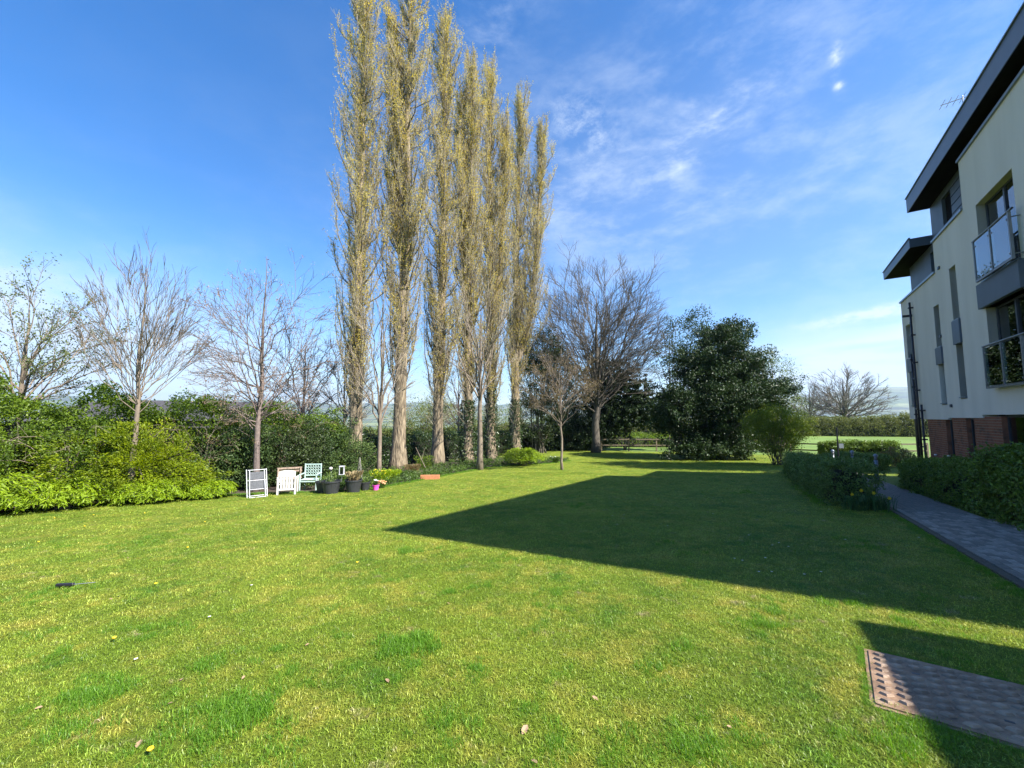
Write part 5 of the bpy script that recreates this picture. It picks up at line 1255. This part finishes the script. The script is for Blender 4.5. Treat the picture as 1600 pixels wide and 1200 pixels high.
# lost stick leaning in the bed
b = G(668, 738); V, Fq = tubes([[0, 0, 0, -.8, .2, 1.5, .03, .015], [-.4, .1, .75, -.2, .1, 1.5, .018, .008]], 5); o = mesh('fallen_branch', V, Fq, M['bark_light']); o.location = b; tag(o, 'pale dead branch propped in the bed between the second and third poplars', 'branch')

# daffodils by the path hedge
def daffodil(p, h, lab, m='yellow', seed=0, group='yellow daffodils by the clipped hedge'):
    rs = np.random.RandomState(seed); t_ = empty('daffodil', tuple(p), rs.rand() * .6 - .3, lab, 'flower', group)
    sg = path_segs(bez(np.zeros(3), np.array([.01, 0, h * .7]), np.array([rs.uniform(-.04, .04), -.03, h]), 5), .005, .004); V, Fq = tubes(sg, 5); mesh('stem', V, Fq, M['stem'], t_)
    tip = np.array(sg[-1][3:6]); Vp = []; Fp = []
    for k in range(6):
        a = k * math.pi / 3; d = np.array([math.cos(a), 0, math.sin(a)]); e = np.array([-math.sin(a), 0, math.cos(a)]); i0 = len(Vp)
        Vp += [tip, tip + d * .026 + e * .013 + [0, -.004, 0], tip + d * .046 + [0, .004, 0], tip + d * .026 - e * .013 + [0, -.004, 0]]; Fp.append([i0, i0 + 1, i0 + 2, i0 + 3])
    mesh('petals', np.array(Vp), np.array(Fp), M[m], t_)
    V, Fq = lathe([(.012, 0), (.015, .015), (.020, .030), (.017, .030), (.009, .004)], 10); V = np.stack([V[:, 0], -V[:, 2], V[:, 1]], 1) + tip; mesh('trumpet', V, Fq, M['yellow'], t_)
    n = 7; Vb = []; Fb = []
    for k in range(n):
        a = rs.rand() * 6.28; o_ = np.array([math.cos(a), math.sin(a), 0]); pts = bez(o_ * .02, o_ * .03 + [0, 0, h * .6], o_ * .12 + [0, 0, h * rs.uniform(.6, .85)], 5); sd_ = np.cross(o_, (0, 0, 1)) * .006; i0 = len(Vb)
        for pp in pts: Vb += [pp - sd_, pp + sd_]
        Fb += [[i0 + 2 * j, i0 + 2 * j + 1, i0 + 2 * j + 3, i0 + 2 * j + 2] for j in range(4)]
    mesh('leaves', np.array(Vb), np.array(Fb), M['stem'], t_)
for i, (u, v, lab) in enumerate(((1330, 772, 'yellow daffodil at the left of the four by the hedge end'), (1345, 766, 'yellow daffodil second from left, the tallest by the hedge end'), (1368, 770, 'yellow daffodil third from left by the hedge end'), (1388, 778, 'pale yellow daffodil standing out over the path edge'))):
    Yd = (9.35, 9.3, 9.2, 9.0)[i]; g = ground_at(u, Yd); h_ = PY(u, v, Yd).z - g.z; daffodil(g, h_, lab, 'yellow', i)
for i, (u, v, lab) in enumerate(((1231, 716, 'small pale daffodil left of the pair at the far hedge end'), (1245, 717, 'bright yellow daffodil, upper of the pair at the far hedge end'), (1244, 721, 'bright yellow daffodil, lower of the pair at the far hedge end'))):
    Yd = 25.5 - i * .3; g = ground_at(u, Yd); daffodil(g, max(.3, PY(u, v, Yd).z - g.z), lab, 'yellow', 10 + i)
# long leaf clumps round the daffodils
rs = np.random.RandomState(77); Vb = []; Fb = []
for c_ in range(9):
    u0 = 1325 + c_ * 8; g = ground_at(u0, 9.25 + .2 * rs.rand())
    for k in range(26):
        a = rs.rand() * 6.28; o_ = np.array([math.cos(a), math.sin(a), 0]); b0 = np.array(g) + rs.randn(3) * np.array([.05, .05, 0]); h_ = rs.uniform(.2, .42); pts = bez(b0, b0 + o_ * .03 + [0, 0, h_ * .7], b0 + o_ * rs.uniform(.05, .22) + [0, 0, h_ * .9], 4); sd_ = np.cross(o_, (0, 0, 1)) * .006; i0 = len(Vb)
        for pp in pts: Vb += [pp - sd_, pp + sd_]
        Fb += [[i0 + 2 * j, i0 + 2 * j + 1, i0 + 2 * j + 3, i0 + 2 * j + 2] for j in range(3)]
o = mesh('daffodil_leaves', np.array(Vb), np.array(Fb), M['stem']); tag(o, 'dark strap leaves of daffodils massed at the end of the clipped hedge', kind='stuff')
# roses and litter by the flats: white blooms over the lower hedge
for i, (u, v, Y) in enumerate(((1443, 722, 13.0), (1462, 711, 14.5), (1483, 713, 13.5))):
    p = PY(u, v, Y); V, Fq = lathe([(0, -.02), (.03, -.015), (.05, .01), (.03, .035), (0, .04)], 9); o = mesh('white_bloom', V, Fq, M['petal_w'], smooth=True); o.location = p
    tag(o, ('white bloom at the left over the lower path hedge', 'white bloom in the middle over the lower path hedge', 'white bloom at the right over the lower path hedge')[i], 'flower')

# ------------------------------------------------------------------ things lying in the lawn
g = G(108, 918); t_ = empty('black_stake', (g.x, g.y, g.z + .02), .1, 'black plastic stake with a thin pale rod lying in the lawn at left', 'stake')
box('handle', (-.14, .05, -.018, .018, 0, .03), M['black_pipe'], t_, .006); rod([((.05, 0, .015), (.24, .05, .01))], .004, 'wire', 'rod', t_)
rs = np.random.RandomState(15)
def dandelion(p, first=[None], lab=None):
    if first[0] is None:
        t_ = empty('dandelion', tuple(p), 0, 'small yellow dandelion flower open in the mown lawn', 'flower', 'dandelions in the lawn')
        V, Fq = tubes([[0, 0, -.01, 0, 0, .035, .003, .003]], 5); s_ = mesh('stem', V, Fq, M['stem'], t_)
        V, Fq = lathe([(0, .03), (.006, .03), (.016, .043), (.013, .047), (0, .045)], 11); f_ = mesh('flower_head', V, Fq, M['yellow'], t_); first[0] = (t_, s_, f_)
        return
    t0, s0, f0 = first[0]; t_ = t0.copy(); link(t_); t_.location = p; t_.rotation_euler = (0, 0, random.random() * 6)
    if lab: t_['label'] = lab
    for c in (s0, f0): d = c.copy(); COL.objects.link(d); d.parent = t_
random.seed(3)
dandelion(G(132, 825))
for u, v, lb in ((178, 1004, 'bright dandelion standing alone in the left foreground'), (243, 917, 'dandelion in the lawn to the right of the black stake'), (234, 1183, 'dandelion at the bottom edge just below a dead leaf'), (558, 883, 'lone dandelion in the middle of the sunlit lawn')): dandelion(G(u, v), lab=lb)
for u, v in ((226, 804), (146, 807), (422, 806), (320, 818), (293, 859), (640, 764), (700, 758), (560, 782), (610, 778), (510, 790), (455, 784), (85, 812), (670, 775), (770, 760), (745, 748), (830, 745), (860, 742), (60, 850), (385, 790)): dandelion(G(u, v))
def daisy(p, first=[None]):
    if first[0] is None:
        t_ = empty('daisy', tuple(p), 0, 'tiny white daisy open low in the lawn', 'flower', 'daisies in the lawn')
        V, Fq = lathe([(0, .02), (.013, .024), (.0, .026)], 9); s_ = mesh('petals', V, Fq, M['petal_w'], t_); V, Fq = lathe([(0, .024), (.004, .028), (0, .03)], 6); f_ = mesh('centre', V, Fq, M['yellow'], t_); first[0] = (t_, s_, f_); return
    t0, s0, f0 = first[0]; t_ = t0.copy(); link(t_); t_.location = p
    for c in (s0, f0): d = c.copy(); COL.objects.link(d); d.parent = t_
for u, v in ((327, 967), (212, 1034), (393, 917), (1114, 804), (1170, 838), (1148, 875), (1160, 878), (1196, 874), (1207, 854), (1217, 850), (1232, 856), (1257, 900), (1206, 896), (1186, 896), (1321, 845), (1283, 896), (1436, 842), (957, 807), (975, 806), (1043, 823), (1295, 797), (990, 745), (965, 752)): daisy(G(u, v))
me_dead = None
def deadleaf(p, s, rz, lab=None):
    global me_dead
    if me_dead is None:
        V = np.array([(-.5, 0, .02), (-.2, -.25, .12), (.25, -.22, .10), (.5, 0, .05), (.2, .26, .16), (-.2, .24, .14), (0, 0, .0)]); Ft = np.array([[0, 1, 6], [1, 2, 6], [2, 3, 6], [3, 4, 6], [4, 5, 6], [5, 0, 6]]); o = mesh('dead_leaf', V, Ft, M['dead']); me_dead = o.data
    else: o = link(bpy.data.objects.new('dead_leaf', me_dead))
    o.location = p + Vector((0, 0, .015)); o.scale = (s, s, s * .8); o.rotation_euler = (rs.uniform(-.3, .3), rs.uniform(-.3, .3), rz)
    tag(o, lab or 'curled brown dead leaf lying on the lawn', 'dead leaf', 'dead leaves on the lawn')
deadleaf(G(820, 1145), .065, 1, 'largest brown dead leaf, right of centre near the bottom edge'); deadleaf(G(217, 1167), .055, 2, 'dead leaf just above the lowest dandelion')
for u, v in ( (173, 938), (380, 1062), (284, 1065), (265, 1103), (605, 1067), (835, 1195), (560, 880), (200, 873), (310, 880), (120, 835), (1140, 1140), (700, 945), (480, 1010), (930, 1095), (60, 1110)): deadleaf(G(u, v), rs.uniform(.03, .05), rs.rand() * 6)

# ------------------------------------------------------------------ grass blades
tuft_col = bpy.data.collections.new('grass_tufts')
def tuft(i, nb, rad, h0, h1, wd, lean, mt_='blade'):
    rs = np.random.RandomState(500 + i); th = rs.rand(nb) * 6.28; r = rad * rs.rand(nb) ** .5
    b = np.stack([r * np.cos(th), r * np.sin(th), np.full(nb, -.004)], 1); a = rs.rand(nb) * 6.28; o_ = np.stack([np.cos(a), np.sin(a), np.zeros(nb)], 1); sd_ = np.stack([-np.sin(a + rs.randn(nb) * .5), np.cos(a + rs.randn(nb) * .5), np.zeros(nb)], 1)
    h = rs.uniform(h0, h1, nb)[:, None]; ln_ = (rs.rand(nb) ** .7 * lean)[:, None]; up_ = np.array([[0, 0, 1.]])
    m_ = b + up_ * h * .6 * (1 - ln_ * .35) + o_ * h * ln_ * .45; e = b + up_ * h * (1 - ln_ * .6) + o_ * h * ln_ * 1.15; w_ = (wd * rs.uniform(.6, 1.3, nb))[:, None]
    V = np.stack([b - sd_ * w_, b + sd_ * w_, m_ + sd_ * w_ * .9, m_ - sd_ * w_ * .9, e], 1).reshape(-1, 3); k = np.arange(nb) * 5
    v = rs.rand(nb); Fq = np.stack([k, k + 1, k + 2, k + 3], 1); Ft = np.stack([k + 3, k + 2, k + 4], 1)
    me = bpy.data.meshes.new('grass_tuft'); o = mesh('grass_tuft', V, [Fq, Ft], M[mt_], attr=np.concatenate([v, v])); COL.objects.unlink(o); tuft_col.objects.link(o); return o
for i in range(5): tuft(i, 84, .09, .008, .032, .0014, 1.5)          # mown turf
for i in range(5, 7): tuft(i, 80, .085, .045, .10, .0019, .85, 'long_blade')         # longer clumps
rs = np.random.RandomState(21); pts = []; idx = []; scl = []; rot = []
def scatter(n, r0, r1, sxy, sz, kinds, amin=-56, amax=56):
    a = np.radians(rs.uniform(amin, amax, n)); r = np.sqrt(rs.uniform(r0 ** 2, r1 ** 2, n)); x, y = r * np.sin(a), r * np.cos(a)
    q = x * NV[0] + y * NV[1]; t = x * AV[0] + y * AV[1]
    ok = ~((np.abs(q - .86) < .41) & (np.abs(t - 3.74) < .41)) & (q < 2.1)
    eq = np.interp(t, edr[:, 1], edr[:, 0]); ok &= q > eq - .02
    x, y = x[ok], y[ok]; m_ = len(x); pts.append(np.stack([x, y, gz(x, y)], 1)); idx.append(rs.choice(kinds, m_)); s = rs.uniform(.75, 1.25, m_)
    scl.append(np.stack([s * sxy, s * sxy, s * sz * rs.uniform(.8, 1.2, m_)], 1)); rot.append(np.stack([rs.uniform(-.08, .08, m_), rs.uniform(-.08, .08, m_), rs.rand(m_) * 6.28], 1))
scatter(11500, 1.4, 5.5, 1.0, 1.0, range(5))
scatter(17000, 5.5, 11, 1.35, 1.1, range(5))
scatter(15000, 11, 24, 2.2, 1.3, range(5))
scatter(9000, 24, 44, 3.6, 1.5, range(5))
def clump_at(u, v, r, n, s=1.0):
    g = G(u, v); x = g.x + rs.randn(n) * r; y = g.y + rs.randn(n) * r * .8; pts.append(np.stack([x, y, gz(x, y)], 1)); idx.append(rs.choice([5, 6], n)); k = rs.uniform(.6, 1.15, n) * s
    scl.append(np.stack([k, k, k], 1)); rot.append(np.stack([rs.uniform(-.15, .15, n), rs.uniform(-.15, .15, n), rs.rand(n) * 6.28], 1))
for u, v, r, n, s in ((640, 1010, .11, 34, .95), (370, 1120, .12, 36, .95), (150, 1090, .12, 26, .8), (330, 1040, .10, 12, .7), (1190, 975, .12, 20, .7), (880, 925, .13, 16, .6), (640, 862, .16, 20, .7), (790, 875, .14, 14, .6), (1080, 1170, .1, 16, .7), (205, 850, .3, 20, .7), (80, 850, .3, 14, .6), (900, 790, .3, 22, .8), (1170, 770, .3, 20, .8), (1350, 855, .2, 16, .7), (1030, 1050, .1, 12, .6), (1370, 1165, .08, 14, .7), (60, 930, .2, 20, .7), (1440, 980, .2, 14, .6), (1340, 945, .12, 14, .7), (250, 990, .12, 12, .7)): clump_at(u, v, r, n, s)
for _ in range(60):
    u, v = rs.uniform(20, 1550), rs.uniform(830, 1190)
    clump_at(u, v, .09, 6, rs.uniform(.45, .7))
# rough grass where the mower cannot reach: round trunks, cover and the foot of the hedge
def fringe(qa, ta, qb_, tb, n, w__, s):
    f = rs.rand(n); q = qa + (qb_ - qa) * f + rs.randn(n) * w__; t = ta + (tb - ta) * f + rs.randn(n) * w__; P = np.array([qt(a, b) for a, b in zip(q, t)]); pts.append(np.stack([P[:, 0], P[:, 1], gz(P[:, 0], P[:, 1])], 1)); idx.append(rs.choice([5, 6], n)); k = rs.uniform(.5, 1.1, n) * s; scl.append(np.stack([k, k, k], 1)); rot.append(np.stack([np.zeros(n), np.zeros(n), rs.rand(n) * 6.28], 1))
fringe(2.05, 5, 2.05, 12.5, 260, .04, .6); fringe(.95, 13, .5, 26, 420, .08, 1.1)
for qa, ta, qb_, tb in ((.40, 3.32, .49, 4.2), (.50, 4.20, 1.35, 4.12), (.42, 3.31, 1.25, 3.23)): fringe(qa, ta, qb_, tb, 70, .010, .30)
for a, b in zip(edr[:-1], edr[1:]): fringe(a[0], a[1], b[0], b[1], 16, .06, 1.3)
P = np.concatenate(pts); me = bpy.data.meshes.new('lawn_grass'); me.vertices.add(len(P)); me.vertices.foreach_set('co', P.astype(np.float32).ravel())
at = me.attributes.new('tuft', 'INT', 'POINT'); at.data.foreach_set('value', np.concatenate(idx).astype(np.int32))
at = me.attributes.new('scl', 'FLOAT_VECTOR', 'POINT'); at.data.foreach_set('vector', np.concatenate(scl).astype(np.float32).ravel())
at = me.attributes.new('rot', 'FLOAT_VECTOR', 'POINT'); at.data.foreach_set('vector', np.concatenate(rot).astype(np.float32).ravel())
go = tag(link(bpy.data.objects.new('lawn_grass', me)), 'short mown grass blades with longer tufts', kind='stuff')
me.materials.append(M['blade'])
ng = bpy.data.node_groups.new('grass', 'GeometryNodeTree'); ng.interface.new_socket('Geometry', in_out='INPUT', socket_type='NodeSocketGeometry'); ng.interface.new_socket('Geometry', in_out='OUTPUT', socket_type='NodeSocketGeometry')
gn = ng.nodes; gi = gn.new('NodeGroupInput'); gout = gn.new('NodeGroupOutput'); ci = gn.new('GeometryNodeCollectionInfo'); ci.inputs['Collection'].default_value = tuft_col; ci.inputs['Separate Children'].default_value = True; ci.inputs['Reset Children'].default_value = True
io = gn.new('GeometryNodeInstanceOnPoints'); io.inputs['Pick Instance'].default_value = True
def na(nm, ty): a = gn.new('GeometryNodeInputNamedAttribute'); a.data_type = ty; a.inputs[0].default_value = nm; return [s_ for s_ in a.outputs if s_.enabled][0]
ng.links.new(gi.outputs[0], io.inputs['Points']); ng.links.new(ci.outputs[0], io.inputs['Instance']); ng.links.new(na('tuft', 'INT'), io.inputs['Instance Index'])
e2r = gn.new('FunctionNodeEulerToRotation'); ng.links.new(na('rot', 'FLOAT_VECTOR'), e2r.inputs[0]); ng.links.new(e2r.outputs[0], io.inputs['Rotation']); ng.links.new(na('scl', 'FLOAT_VECTOR'), io.inputs['Scale']); ng.links.new(io.outputs[0], gout.inputs[0])
gm = go.modifiers.new('grass', 'NODES'); gm.node_group = ng

# ------------------------------------------------------------------ haze over the whole valley
HAZE = 1.1e-4
if HAZE:
    hz = box('haze', (-9200, 9200, -9200, 9200, -45, 520), M['soil']); hz.data.materials.clear()
    hm = bpy.data.materials.new('valley haze'); hm.use_nodes = True; hn = hm.node_tree.nodes; hn.clear(); ho = hn.new('ShaderNodeOutputMaterial'); pvn = hn.new('ShaderNodeVolumePrincipled')
    pvn.inputs['Color'].default_value = (.66, .80, 1, 1); pvn.inputs['Density'].default_value = HAZE; pvn.inputs['Anisotropy'].default_value = .2
    hm.node_tree.links.new(pvn.outputs[0], ho.inputs['Volume']); hz.data.materials.append(hm); tag(hz, 'thin pale haze in the valley air', kind='stuff')
nt_ = sum(len(o.data.polygons) for o in S.objects if o.type == 'MESH'); print('faces', nt_, 'objects', len(S.objects))
